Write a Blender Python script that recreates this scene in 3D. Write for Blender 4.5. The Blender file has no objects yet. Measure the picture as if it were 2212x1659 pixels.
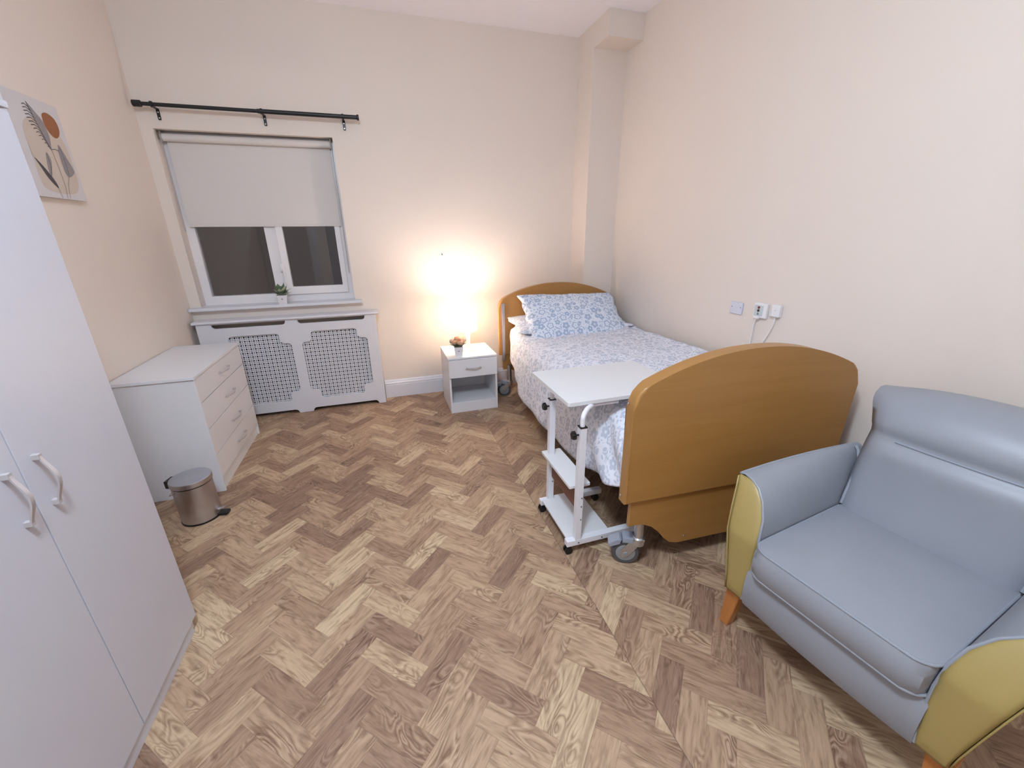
import bpy, bmesh, math, random
from mathutils import Vector, Matrix
PI = math.pi
random.seed(7)
scn = bpy.context.scene
C = scn.collection

# ------------------------------------------------------------------ camera, world, light, exposure
cam = bpy.data.cameras.new('camera')
cam.sensor_width = 36.0
cam.lens = 881.05 / 2212.0 * 36.0
cam.clip_start = 0.02
camo = bpy.data.objects.new('camera', cam)
C.objects.link(camo)
cr = Vector((0.95283993, -0.30324635, -0.01173515))
cu = Vector((0.11475593, 0.32424089, 0.93898824))
cf = Vector((0.28093974, 0.89605217, -0.34374898))
camo.matrix_world = Matrix(((cr.x, cu.x, -cf.x, 0), (cr.y, cu.y, -cf.y, 0), (cr.z, cu.z, -cf.z, 1.4), (0, 0, 0, 1)))
scn.camera = camo

world = bpy.data.worlds.new('night')
scn.world = world
world.use_nodes = True
world.node_tree.nodes['Background'].inputs[0].default_value = (0.50, 0.42, 0.40, 1)
world.node_tree.nodes['Background'].inputs[1].default_value = 0.11

def lamp_light(name, kind, loc, energy, color, size):
    l = bpy.data.lights.new(name, kind)
    l.energy = energy
    l.color = color
    if kind == 'POINT': l.shadow_soft_size = size
    o = bpy.data.objects.new(name, l)
    o.location = loc
    C.objects.link(o)
    return o
lamp_light('ceiling_light_bulb', 'POINT', (-0.20, 0.28, 2.64), 69, (0.70, 0.862, 1.0), 0.13)
al = lamp_light('ceiling_light_diffuser', 'AREA', (-0.20, 0.28, 2.80), 25, (0.70, 0.862, 1.0), 0.0)
al.data.shape = 'DISK'
al.data.size = 0.36
lamp_light('bedside_light_bulb', 'POINT', (0.66, 3.335, 0.793), 19.5, (1.0, 0.84, 0.73), 0.028)

scn.view_settings.view_transform = 'Standard'
scn.view_settings.look = 'None'
scn.view_settings.exposure = 0.07
scn.view_settings.gamma = 1.0
scn.view_settings.use_curve_mapping = False

# ------------------------------------------------------------------ helpers
def lin(r, g, b):
    def f(c):
        c /= 255.0
        return c / 12.92 if c <= 0.04045 else ((c + 0.055) / 1.055) ** 2.4
    return (f(r), f(g), f(b), 1.0)

class G:
    """tiny node graph builder"""
    def __init__(s, name):
        s.mat = bpy.data.materials.new(name)
        s.mat.use_nodes = True
        s.nt = s.mat.node_tree
        s.bsdf = s.nt.nodes['Principled BSDF']
    def node(s, t, **kw):
        n = s.nt.nodes.new(t)
        for k, v in kw.items():
            setattr(n, k, v)
        return n
    def put(s, sock, v):
        if isinstance(v, bpy.types.NodeSocket):
            s.nt.links.new(v, sock)
        else:
            sock.default_value = v
    def m(s, op, a, b=None, c=None, clamp=False):
        n = s.node('ShaderNodeMath', operation=op)
        n.use_clamp = clamp
        s.put(n.inputs[0], a)
        if b is not None: s.put(n.inputs[1], b)
        if c is not None: s.put(n.inputs[2], c)
        return n.outputs[0]
    def v(s, op, a, b=None):
        n = s.node('ShaderNodeVectorMath', operation=op)
        s.put(n.inputs[0], a)
        if b is not None: s.put(n.inputs[1], b)
        return n.outputs[1] if op in ('LENGTH', 'DOT_PRODUCT', 'DISTANCE') else n.outputs[0]
    def xyz(s, a, b, c):
        n = s.node('ShaderNodeCombineXYZ')
        s.put(n.inputs[0], a); s.put(n.inputs[1], b); s.put(n.inputs[2], c)
        return n.outputs[0]
    def sep(s, a):
        n = s.node('ShaderNodeSeparateXYZ')
        s.put(n.inputs[0], a)
        return n.outputs
    def mix(s, f, a, b, mode='MIX'):
        n = s.node('ShaderNodeMix', data_type='RGBA', blend_type=mode)
        s.put(n.inputs[0], f); s.put(n.inputs[6], a); s.put(n.inputs[7], b)
        return n.outputs[2]
    def fmix(s, f, a, b):
        n = s.node('ShaderNodeMix', data_type='FLOAT')
        s.put(n.inputs[0], f); s.put(n.inputs[2], a); s.put(n.inputs[3], b)
        return n.outputs[0]
    def noise(s, vec, scale, detail=2.0, rough=0.5, dist=0.0):
        n = s.node('ShaderNodeTexNoise')
        s.put(n.inputs['Vector'], vec)
        n.inputs['Scale'].default_value = scale
        n.inputs['Detail'].default_value = detail
        n.inputs['Roughness'].default_value = rough
        n.inputs['Distortion'].default_value = dist
        return n.outputs['Fac']
    def ramp(s, f, stops):
        n = s.node('ShaderNodeValToRGB')
        e = n.color_ramp.elements
        while len(e) < len(stops): e.new(0.5)
        for k, (p, c) in enumerate(stops):
            e[k].position = p
            e[k].color = c
        s.put(n.inputs[0], f)
        return n.outputs[0]
    def smooth(s, x, a, b):
        n = s.node('ShaderNodeMapRange', interpolation_type='SMOOTHSTEP')
        s.put(n.inputs[0], x)
        n.inputs[1].default_value = a; n.inputs[2].default_value = b
        n.inputs[3].default_value = 0.0; n.inputs[4].default_value = 1.0
        return n.outputs[0]
    def bump(s, h, strength=0.1, dist=0.01):
        n = s.node('ShaderNodeBump')
        n.inputs['Strength'].default_value = strength
        n.inputs['Distance'].default_value = dist
        s.put(n.inputs['Height'], h)
        s.put(s.bsdf.inputs['Normal'], n.outputs[0])
    def obj(s):
        return s.node('ShaderNodeTexCoord').outputs['Object']
    def uv(s):
        return s.node('ShaderNodeTexCoord').outputs['UV']

def plain(name, col, rough=0.5, metal=0.0, var=0.04, scale=14.0, bump=0.0, spec=0.5):
    g = G(name)
    n = g.noise(g.obj(), scale, 3)
    dark = tuple(c * (1 - var) for c in col[:3]) + (1,)
    light = tuple(min(1, c * (1 + var)) for c in col[:3]) + (1,)
    g.put(g.bsdf.inputs['Base Color'], g.mix(n, dark, light))
    g.bsdf.inputs['Roughness'].default_value = rough
    g.bsdf.inputs['Metallic'].default_value = metal
    g.bsdf.inputs['Specular IOR Level'].default_value = spec
    if bump:
        g.bump(g.noise(g.obj(), scale * 20, 2), bump, 0.002)
    return g.mat

def wood(name, ca, cb, rough=0.4, axis=0, scale=1.0):
    g = G(name)
    p = g.sep(g.obj())
    st = [26.0 * scale] * 3
    st[axis] = 1.6 * scale
    vec = g.xyz(g.m('MULTIPLY', p[0], st[0]), g.m('MULTIPLY', p[1], st[1]), g.m('MULTIPLY', p[2], st[2]))
    f = g.noise(vec, 1.0, 4, 0.6, 0.6)
    f2 = g.noise(vec, 7.0, 2, 0.5)
    f = g.m('ADD', g.m('MULTIPLY', f, 0.7), g.m('MULTIPLY', f2, 0.3))
    g.put(g.bsdf.inputs['Base Color'], g.ramp(f, [(0.3, ca), (0.7, cb)]))
    g.bsdf.inputs['Roughness'].default_value = rough
    return g.mat

# ---- materials
def wall_mat(name, col):
    g = G(name)
    o = g.obj()
    n = g.noise(o, 1.7, 4, 0.6)
    a = tuple(c * 0.965 for c in col[:3]) + (1,)
    b = tuple(min(1, c * 1.03) for c in col[:3]) + (1,)
    g.put(g.bsdf.inputs['Base Color'], g.mix(n, a, b))
    g.bsdf.inputs['Roughness'].default_value = 0.55
    g.bsdf.inputs['Specular IOR Level'].default_value = 0.35
    g.bump(g.m('ADD', g.noise(o, 2.2, 5, 0.55), g.m('MULTIPLY', g.noise(o, 160, 2), 0.05)), 0.14, 0.02)
    return g.mat
WALL = wall_mat('magnolia_paint', lin(233, 220, 210))
CEIL = wall_mat('ceiling_paint', lin(250, 246, 252))
GLOSS = plain('white_gloss_paint', lin(226, 224, 230), 0.3, var=0.02)
LAM = plain('white_laminate', lin(216, 217, 227), 0.33, var=0.015, scale=5)
LAMC = plain('bright_white_laminate', lin(229, 227, 230), 0.33, var=0.015, scale=5)
LAMD = plain('wardrobe_laminate', lin(205, 204, 214), 0.4, var=0.02)
METW = plain('white_coated_steel', lin(232, 230, 236), 0.28, var=0.01)
TOPW = plain('white_tabletop_laminate', lin(224, 223, 225), 0.32, var=0.01)
UPVC = plain('white_plastic', lin(240, 235, 236), 0.3, var=0.015)
HAND = plain('brushed_nickel', lin(192, 184, 184), 0.35, metal=0.12, var=0.05, scale=60)
BLACKM = plain('black_metal', lin(24, 26, 28), 0.38, var=0.1)
BLACKP = plain('black_plastic', lin(18, 18, 20), 0.35, var=0.1)
RUBBER = plain('grey_rubber', lin(78, 78, 82), 0.6, var=0.1)
ZINC = plain('zinc_plate', lin(196, 196, 198), 0.26, metal=0.9, var=0.06, scale=50)
ALU = plain('aluminium', lin(196, 192, 200), 0.3, metal=0.8, var=0.04)
PEDAL = plain('grey_brake_plastic', lin(150, 156, 170), 0.45)
LEATHER = plain('grey_blue_vinyl', lin(146, 148, 156), 0.42, var=0.05, scale=9, bump=0.08)
PIPING = plain('grey_piping_vinyl', lin(148, 152, 162), 0.3)
YELLOW = plain('mustard_vinyl', lin(166, 144, 88), 0.4, var=0.05, scale=9, bump=0.08)
LEGWOOD = wood('orange_beech', lin(170, 106, 52), lin(196, 130, 72), 0.35, axis=2)
BEECH = wood('beech_panel_laminate', lin(162, 115, 60), lin(173, 126, 70), 0.36, axis=0, scale=0.6)
BROWNB = wood('reddish_brown_board', lin(104, 66, 50), lin(122, 80, 62), 0.5, axis=1)
DARKFR = plain('dark_steel_frame', lin(46, 40, 38), 0.5)
MATT = plain('mattress_cover', lin(210, 212, 222), 0.8)
BLIND = plain('blind_fabric', lin(220, 213, 209), 0.75, var=0.02, scale=4)
CREAM = plain('cream_plastic', lin(238, 228, 210), 0.35)
POTW = plain('white_ceramic', lin(232, 228, 232), 0.25)
LEAFG = plain('dark_green_leaf', lin(74, 84, 56), 0.5, var=0.3, scale=60)
LEAFS = plain('sage_green_leaf', lin(116, 134, 104), 0.5, var=0.3, scale=60)
LEAFB = plain('blue_green_leaf', lin(112, 156, 170), 0.45, var=0.25, scale=60)
LEAFP = plain('pale_leaf', lin(200, 204, 178), 0.5, var=0.15, scale=60)
ROSE = plain('peach_petal', lin(228, 176, 140), 0.6, var=0.12, scale=50)
ROSEL = plain('cream_petal', lin(240, 208, 182), 0.6, var=0.1, scale=50)
INK = plain('grey_print', lin(120, 120, 122), 0.5)
DARKIN = plain('cover_shadow_interior', lin(66, 56, 52), 0.8)  # shade inside the cover put into the radiator and pipe colour
SWITCH = plain('bluish_white_plastic', lin(206, 208, 224), 0.35)
LABELG = plain('grey_label', lin(196, 204, 208), 0.4)
REDP = plain('red_button', lin(130, 44, 52), 0.4)
STRAW = plain('outside_render', lin(150, 150, 170), 0.9)

g = G('brushed_steel')
p = g.sep(g.obj())
n = g.noise(g.xyz(g.m('MULTIPLY', p[0], 8.0), g.m('MULTIPLY', p[1], 8.0), g.m('MULTIPLY', p[2], 900.0)), 1.0, 3)
g.put(g.bsdf.inputs['Base Color'], g.mix(n, lin(186, 187, 194), lin(212, 213, 220)))
g.bsdf.inputs['Metallic'].default_value = 1.0
g.put(g.bsdf.inputs['Roughness'], g.fmix(n, 0.24, 0.38))
g.bsdf.inputs['Anisotropic'].default_value = 0.5
STEEL = g.mat

g = G('window_glass')
g.bsdf.inputs['Base Color'].default_value = (0.9, 0.9, 0.92, 1)
g.bsdf.inputs['Transmission Weight'].default_value = 1.0
g.put(g.bsdf.inputs['Roughness'], g.fmix(g.noise(g.obj(), 3.0), 0.02, 0.06))
g.bsdf.inputs['IOR'].default_value = 1.45
GLASS = g.mat

g = G('lit_lamp_shade')
nt = g.nt
em = g.node('ShaderNodeEmission')
em.inputs[0].default_value = (1.0, 0.86, 0.70, 1)
em.inputs[1].default_value = 5.0
tr = g.node('ShaderNodeBsdfTranslucent')
g.put(tr.inputs[0], g.mix(g.noise(g.obj(), 30), (0.85, 0.78, 0.68, 1), (0.95, 0.88, 0.78, 1)))
ad = g.node('ShaderNodeAddShader')
nt.links.new(em.outputs[0], ad.inputs[0]); nt.links.new(tr.outputs[0], ad.inputs[1])
nt.links.new(ad.outputs[0], nt.nodes['Material Output'].inputs[0])
SHADE = g.mat

# ---- herringbone vinyl floor
def floor_mat():
    g = G('herringbone_oak_vinyl')
    W = 0.0805
    p = g.sep(g.obj())
    x, y = p[0], p[1]
    right = g.m('GREATER_THAN', x, 0.676)
    A = g.m('ADD', g.m('DIVIDE', g.m('SUBTRACT', x, y), W * math.sqrt(2)), g.m('MULTIPLY', right, 0.27))
    B = g.m('SUBTRACT', g.m('DIVIDE', g.m('ADD', x, y), W * math.sqrt(2)), 0.18)
    i = g.m('FLOOR', A); j = g.m('FLOOR', B)
    fa = g.m('SUBTRACT', A, i); fb = g.m('SUBTRACT', B, j)
    k = g.m('FLOORED_MODULO', g.m('ADD', g.m('ADD', i, j), 4.0), 6.0)
    ver = g.m('GREATER_THAN', k, 2.5)
    k5 = g.m('SUBTRACT', 5.0, k)
    along = g.fmix(ver, g.m('ADD', k, fa), g.m('ADD', k5, g.m('SUBTRACT', 1.0, fb)))
    across = g.fmix(ver, fb, fa)
    idx = g.fmix(ver, g.m('SUBTRACT', i, k), i)
    idy = g.fmix(ver, j, g.m('ADD', g.m('ADD', j, k5), 1000.5))
    wn = g.node('ShaderNodeTexWhiteNoise', noise_dimensions='3D')
    g.put(wn.inputs['Vector'], g.xyz(idx, idy, g.m('MULTIPLY', right, 3.0)))
    rnd = wn.outputs['Value']
    rc = g.sep(wn.outputs['Color'])
    # plank-local coordinates, offset per plank
    u = g.m('ADD', g.m('MULTIPLY', along, W), g.m('MULTIPLY', rnd, 31.0))
    w = g.m('ADD', g.m('MULTIPLY', across, W), g.m('MULTIPLY', rc[0], 17.0))
    big = g.noise(g.xyz(g.m('MULTIPLY', u, 5.0), g.m('MULTIPLY', w, 15.0), rc[1]), 1.0, 1.6, 0.5, 0.6)
    rings = g.m('FRACT', g.m('MULTIPLY', big, 13.0))
    ring = g.m('POWER', g.m('ABSOLUTE', g.m('SUBTRACT', g.m('MULTIPLY', rings, 2.0), 1.0)), 2.2)
    ringamt = g.smooth(g.noise(g.xyz(g.m('MULTIPLY', u, 6.0), g.m('MULTIPLY', w, 10.0), 5.0), 1.0, 1.0), 0.42, 0.60)
    ringamt = g.m('MULTIPLY', ringamt, g.m('ADD', g.m('MULTIPLY', rc[2], 0.7), 0.3))
    fine = g.noise(g.xyz(g.m('MULTIPLY', u, 14.0), g.m('MULTIPLY', w, 230.0), 2.0), 1.0, 3, 0.65)
    mid = g.noise(g.xyz(g.m('MULTIPLY', u, 9.0), g.m('MULTIPLY', w, 62.0), 9.0), 1.0, 3, 0.6, 0.5)
    base = g.ramp(rnd, [(0.0, lin(148, 117, 97)), (0.22, lin(165, 133, 109)), (0.55, lin(180, 149, 122)),
                        (0.82, lin(192, 163, 133)), (1.0, lin(207, 181, 149))])
    dark = g.mix(1.0, base, lin(150, 128, 116), 'MULTIPLY')
    lightc = g.mix(0.35, base, lin(232, 208, 178))
    col = g.mix(g.m('MULTIPLY', g.smooth(mid, 0.38, 0.80), 0.75), base, dark)
    col = g.mix(g.m('MULTIPLY', g.smooth(fine, 0.50, 0.80), 0.30), col, dark)
    col = g.mix(g.m('MULTIPLY', g.smooth(fine, 0.50, 0.20), 0.35), col, lightc)
    col = g.mix(g.m('MULTIPLY', g.m('MULTIPLY', ring, ringamt), 0.80), col, dark)
    col = g.mix(g.m('MULTIPLY', g.m('MULTIPLY', g.smooth(ring, 0.10, 0.0), ringamt), 0.4), col, lightc)
    # knots
    kn = g.noise(g.xyz(g.m('MULTIPLY', u, 26.0), g.m('MULTIPLY', w, 40.0), 4.0), 1.0, 2, 0.5)
    col = g.mix(g.m('MULTIPLY', g.smooth(kn, 0.72, 0.80), 0.55), col, lin(78, 58, 48))
    # joints
    e1 = g.m('MINIMUM', across, g.m('SUBTRACT', 1.0, across))
    e2 = g.m('MINIMUM', along, g.m('SUBTRACT', 3.0, along))
    e = g.m('MINIMUM', e1, e2)
    col = g.mix(g.m('MULTIPLY', g.smooth(e, 0.016, 0.0), 0.45), col, lin(104, 78, 62))
    # the sheet seam
    sd = g.m('ABSOLUTE', g.m('SUBTRACT', x, 0.676))
    col = g.mix(g.m('MULTIPLY', g.smooth(sd, 0.0022, 0.0006), 0.6), col, lin(80, 60, 50))
    g.put(g.bsdf.inputs['Base Color'], col)
    g.put(g.bsdf.inputs['Roughness'], g.fmix(fine, 0.42, 0.58))
    g.bsdf.inputs['Specular IOR Level'].default_value = 0.4
    g.bump(g.m('ADD', g.m('MULTIPLY', fine, 0.4), g.smooth(e, 0.0, 0.02)), 0.12, 0.001)
    return g.mat
FLOOR = floor_mat()

# ---- floral bedding
def floral(name, cell, ink, ground, ink2):
    g = G(name)
    uv = g.uv()
    wob = g.noise(uv, 30.0, 1)
    vo = g.node('ShaderNodeTexVoronoi', voronoi_dimensions='2D', feature='F1')
    g.put(vo.inputs['Vector'], uv)
    vo.inputs['Scale'].default_value = 1.0 / cell
    vo.inputs['Randomness'].default_value = 0.72
    d = g.v('SUBTRACT', uv, vo.outputs['Position'])
    ds = g.sep(d)
    r = g.m('DIVIDE', g.m('SQRT', g.m('ADD', g.m('MULTIPLY', ds[0], ds[0]), g.m('MULTIPLY', ds[1], ds[1]))), cell)
    th = g.m('ARCTAN2', ds[1], ds[0])
    cs = g.sep(vo.outputs['Color'])
    th = g.m('ADD', th, g.m('MULTIPLY', cs[0], 6.28))
    r = g.m('ADD', r, g.m('MULTIPLY', g.m('SUBTRACT', wob, 0.5), 0.10))
    rr = g.m('MULTIPLY', r, g.fmix(cs[1], 0.85, 1.25))
    R = 0.44
    petal = g.m('MULTIPLY', g.m('ADD', g.m('MULTIPLY', g.m('ABSOLUTE', g.m('COSINE', g.m('MULTIPLY', th, 2.5))), 0.32), 0.66), R)
    flower = g.m('MULTIPLY', g.m('LESS_THAN', rr, petal), g.m('GREATER_THAN', rr, R * 0.24))
    ring = g.m('LESS_THAN', g.m('ABSOLUTE', g.m('SUBTRACT', rr, g.m('MULTIPLY', petal, 0.86))), 0.075)
    dot = g.m('LESS_THAN', rr, 0.05)
    ring = g.m('MAXIMUM', ring, dot)
    ex = g.m('ABSOLUTE', g.m('SINE', g.m('MULTIPLY', th, 0.5)))
    leaf = g.m('LESS_THAN', rr, g.m('MULTIPLY', g.m('SUBTRACT', 1.0, g.m('MULTIPLY', ex, 0.75)), 0.52))
    leaf = g.m('MULTIPLY', leaf, g.m('GREATER_THAN', g.m('ABSOLUTE', g.m('SUBTRACT', rr, 0.27)), 0.03))
    t1 = g.m('GREATER_THAN', cs[2], 0.36); t2 = g.m('GREATER_THAN', cs[2], 0.70)
    shape = g.fmix(t1, flower, g.fmix(t2, ring, leaf))
    # small sprigs between the big motifs
    v2 = g.node('ShaderNodeTexVoronoi', voronoi_dimensions='2D', feature='F1')
    rot = g.sep(uv)
    g.put(v2.inputs['Vector'], g.xyz(g.m('ADD', g.m('MULTIPLY', rot[0], 1.4), g.m('MULTIPLY', rot[1], 0.7)), g.m('SUBTRACT', g.m('MULTIPLY', rot[1], 0.9), g.m('MULTIPLY', rot[0], 0.5)), 0.0))
    v2.inputs['Scale'].default_value = 2.6 / cell
    small = g.m('LESS_THAN', v2.outputs['Distance'], 0.30)
    far = g.m('GREATER_THAN', rr, R * 1.22)
    sprig = g.m('MULTIPLY', small, far)
    # curling stems
    st = g.m('ABSOLUTE', g.m('SUBTRACT', g.noise(uv, 0.9 / cell, 1.0, 0.5, 1.2), 0.5))
    stem = g.m('MULTIPLY', g.m('MULTIPLY', g.m('LESS_THAN', st, 0.02), far), g.m('GREATER_THAN', g.noise(uv, 0.6 / cell, 0), 0.5))
    s = g.m('MAXIMUM', shape, g.m('MAXIMUM', sprig, stem))
    inkc = g.mix(g.noise(uv, 9.0), ink, ink2)
    g.put(g.bsdf.inputs['Base Color'], g.mix(g.m('MULTIPLY', s, 0.88), ground, inkc))
    g.bsdf.inputs['Roughness'].default_value = 0.85
    g.bsdf.inputs['Specular IOR Level'].default_value = 0.2
    g.bump(g.noise(uv, 1400.0, 1), 0.05, 0.001)
    return g.mat
FLORAL = floral('blue_floral_cotton', 0.070, lin(150, 170, 200), lin(226, 231, 244), lin(172, 186, 210))
FLORALD = floral('pale_floral_cotton', 0.070, lin(184, 190, 206), lin(231, 231, 241), lin(196, 200, 214))

# ------------------------------------------------------------------ mesh helpers
def link(name, bm, mat, parent=None, smooth=35):
    me = bpy.data.meshes.new(name)
    bmesh.ops.recalc_face_normals(bm, faces=bm.faces)
    bm.to_mesh(me)
    bm.free()
    return link_me(name, me, mat, parent, smooth)

def link_me(name, me, mat, parent=None, smooth=35):
    mats = mat if isinstance(mat, (list, tuple)) else [mat]
    for m_ in mats:
        me.materials.append(m_)
    if smooth:
        me.shade_smooth()
        me.set_sharp_from_angle(angle=math.radians(smooth))
    o = bpy.data.objects.new(name, me)
    C.objects.link(o)
    if smooth and len(me.polygons) < 4000:
        wn = o.modifiers.new('weighted_normals', 'WEIGHTED_NORMAL')
        wn.keep_sharp = True
        wn.weight = 80
    if parent is not None:
        o.parent = parent
    return o

def thing(name, label, cat, loc=(0, 0, 0), rz=0.0, group=None):
    o = bpy.data.objects.new(name, None)
    o.empty_display_size = 0.1
    o.location = loc
    o.rotation_euler = (0, 0, rz)
    C.objects.link(o)
    return tag(o, label, cat, group)

def tag(o, label, cat, group=None):
    o['label'] = label
    o['category'] = cat
    if group: o['group'] = group
    return o

def struct(o):
    o['kind'] = 'structure'
    return o

def box(bm, x0, x1, y0, y1, z0, z1, bev=0.0, seg=2, mi=0):
    b = bmesh.new()
    vs = [b.verts.new((x, y, z)) for x in (x0, x1) for y in (y0, y1) for z in (z0, z1)]
    for f in ((0, 1, 3, 2), (4, 6, 7, 5), (0, 4, 5, 1), (2, 3, 7, 6), (0, 2, 6, 4), (1, 5, 7, 3)):
        b.faces.new([vs[q] for q in f])
    if bev > 0:
        bmesh.ops.bevel(b, geom=list(b.edges), offset=bev, segments=seg, profile=0.5, affect='EDGES')
    for f in b.faces: f.material_index = mi
    join(bm, b)

def join(bm, b, mat=None):
    mp = {}
    for v_ in b.verts:
        mp[v_] = bm.verts.new(mat @ v_.co if mat is not None else v_.co)
    for f in b.faces:
        try:
            nf = bm.faces.new([mp[v_] for v_ in f.verts])
            nf.material_index = f.material_index
        except ValueError:
            pass
    b.free()

def boxo(name, dims, mat, parent=None, bev=0.002, seg=2):
    bm = bmesh.new()
    box(bm, *dims, bev=bev, seg=seg)
    return link(name, bm, mat, parent)

def tube(bm, pts, r, n=10, cap=True, square=False):
    pts = [Vector(p) for p in pts]
    rs = r if isinstance(r, (list, tuple)) else [r] * len(pts)
    prev = None
    ref = None
    loops = []
    for k, p in enumerate(pts):
        if k == 0: t = pts[1] - p
        elif k == len(pts) - 1: t = p - pts[k - 1]
        else: t = (pts[k + 1] - pts[k - 1])
        t.normalize()
        if ref is None:
            ref = Vector((0, 0, 1)) if abs(t.z) < 0.9 else Vector((1, 0, 0))
        a = (ref - t * ref.dot(t)).normalized()
        ref = a
        b = t.cross(a)
        off = PI / n if square else 0
        loops.append([bm.verts.new(p + (a * math.cos(2 * PI * q / n + off) + b * math.sin(2 * PI * q / n + off)) * rs[k]) for q in range(n)])
    for l0, l1 in zip(loops, loops[1:]):
        for q in range(n):
            bm.faces.new((l0[q], l0[(q + 1) % n], l1[(q + 1) % n], l1[q]))
    if cap:
        bm.faces.new(loops[0][::-1]); bm.faces.new(loops[-1])

def lathe(bm, prof, n=32, c=(0, 0, 0), axis='z', close=True):
    loops = []
    for r, h in prof:
        l = []
        for q in range(n):
            a = 2 * PI * q / n
            if axis == 'z': co = (c[0] + r * math.cos(a), c[1] + r * math.sin(a), c[2] + h)
            elif axis == 'x': co = (c[0] + h, c[1] + r * math.cos(a), c[2] + r * math.sin(a))
            else: co = (c[0] + r * math.cos(a), c[1] + h, c[2] + r * math.sin(a))
            l.append(bm.verts.new(co))
        loops.append(l)
    for l0, l1 in zip(loops, loops[1:]):
        for q in range(n):
            bm.faces.new((l0[q], l0[(q + 1) % n], l1[(q + 1) % n], l1[q]))
    if close:
        bm.faces.new(loops[0][::-1]); bm.faces.new(loops[-1])

def plate(name, outer, holes, axis, lo, hi, mat, parent=None, bev=0.0):
    """board with holes: a filled 2D outline extruded along an axis ('x','y','z')"""
    cu_ = bpy.data.curves.new(name, 'CURVE')
    cu_.dimensions = '2D'
    cu_.fill_mode = 'BOTH'
    cu_.extrude = (hi - lo) / 2 - bev
    cu_.bevel_depth = bev
    cu_.bevel_resolution = 1
    cu_.offset = -bev
    for pl in [outer] + holes:
        sp = cu_.splines.new('POLY')
        sp.points.add(len(pl) - 1)
        for q, (a, b) in enumerate(pl):
            sp.points[q].co = (a, b, 0, 1)
        sp.use_cyclic_u = True
    tmp = bpy.data.objects.new('tmp', cu_)
    C.objects.link(tmp)
    bpy.context.view_layer.update()
    dg = bpy.context.evaluated_depsgraph_get()
    me = bpy.data.meshes.new_from_object(tmp.evaluated_get(dg))
    bpy.data.objects.remove(tmp)
    c = (lo + hi) / 2
    for v_ in me.vertices:
        a, b, w = v_.co
        v_.co = {'y': (a, c + w, b), 'x': (c + w, a, b), 'z': (a, b, c + w)}[axis]
    me.name = name
    bm = bmesh.new()
    bm.from_mesh(me)
    bmesh.ops.remove_doubles(bm, verts=bm.verts, dist=1e-6)
    me.clear_geometry()
    bpy.data.meshes.remove(me)
    return link(name, bm, mat, parent)

def prism(bm, poly, axis, lo, hi, bev=0.0, seg=2):
    b = bmesh.new()
    def P(a, c, w): return {'y': (a, w, c), 'x': (w, a, c), 'z': (a, c, w)}[axis]
    l0 = [b.verts.new(P(a, c, lo)) for a, c in poly]
    l1 = [b.verts.new(P(a, c, hi)) for a, c in poly]
    n = len(poly)
    e = []
    f0 = b.faces.new(l0[::-1]); f1 = b.faces.new(l1)
    for q in range(n):
        b.faces.new((l0[q], l0[(q + 1) % n], l1[(q + 1) % n], l1[q]))
    if bev:
        bmesh.ops.bevel(b, geom=list(set(list(f0.edges) + list(f1.edges))), offset=bev, segments=seg, profile=0.5, affect='EDGES')
    join(bm, b)

def arc(cx, cy, r, a0, a1, n=6):
    return [(cx + r * math.cos(math.radians(a0 + (a1 - a0) * q / n)), cy + r * math.sin(math.radians(a0 + (a1 - a0) * q / n))) for q in range(n + 1)]

def rect(x0, x1, y0, y1, r=0.0):
    if r <= 0: return [(x0, y0), (x1, y0), (x1, y1), (x0, y1)]
    return arc(x0 + r, y0 + r, r, 180, 270) + arc(x1 - r, y0 + r, r, 270, 360) + arc(x1 - r, y1 - r, r, 0, 90) + arc(x0 + r, y1 - r, r, 90, 180)

def interp(tab, x):
    if x <= tab[0][0]: return tab[0][1]
    for (a, b), (c, d) in zip(tab, tab[1:]):
        if x <= c: return b + (d - b) * (x - a) / (c - a)
    return tab[-1][1]

def spl(tab, x):
    """smooth interpolation through a table"""
    n = len(tab)
    if x <= tab[0][0]: return tab[0][1]
    if x >= tab[-1][0]: return tab[-1][1]
    for k in range(n - 1):
        if x <= tab[k + 1][0]:
            x0, y0 = tab[k]; x1, y1 = tab[k + 1]
            m0 = (y1 - tab[k - 1][1]) / (x1 - tab[k - 1][0]) if k > 0 else (y1 - y0) / (x1 - x0)
            m1 = (tab[k + 2][1] - y0) / (tab[k + 2][0] - x0) if k < n - 2 else (y1 - y0) / (x1 - x0)
            h = x1 - x0; t = (x - x0) / h
            return (2*t**3-3*t*t+1)*y0 + (t**3-2*t*t+t)*h*m0 + (-2*t**3+3*t*t)*y1 + (t**3-t*t)*h*m1

from mathutils import noise as mn
def nz(x, y, z=0.0): return mn.noise(Vector((x, y, z)))

# ================================================================== room shell
XL, XR, YB, YF, H = -1.39, 2.055, 3.699, -1.9, 2.89
WX0, WX1, WZ0, WZ1 = -1.318, -0.211, 0.905, 2.092
struct(boxo('floor', (XL - .1, XR + .1, YF - .1, YB + .1, -0.05, 0.0), FLOOR, bev=0))
struct(boxo('ceiling', (XL - .1, XR + .1, YF - .1, YB + .1, H, H + .05), CEIL, bev=0))
struct(boxo('wall_left', (XL - .1, XL, YF - .1, YB + .1, 0, H), WALL, bev=0))
struct(boxo('wall_right', (XR, XR + .1, YF - .1, YB + .1, 0, H), WALL, bev=0))
struct(boxo('wall_front', (XL, XR, YF - .1, YF, 0, H), WALL, bev=0))
struct(plate('wall_back', rect(XL - .02, XR + .02, 0, H), [rect(WX0, WX1, WZ0 - .012, WZ1)], 'y', YB, YB + 0.24, WALL))
bm = bmesh.new()
box(bm, 1.764, XR + .01, 3.43, YB + .01, 0, 2.732)
box(bm, 1.764, XR + .01, 3.215, YB + .01, 2.732, H, bev=0.0)
o = link('wall_boxing', bm, WALL)
struct(o)
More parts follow.
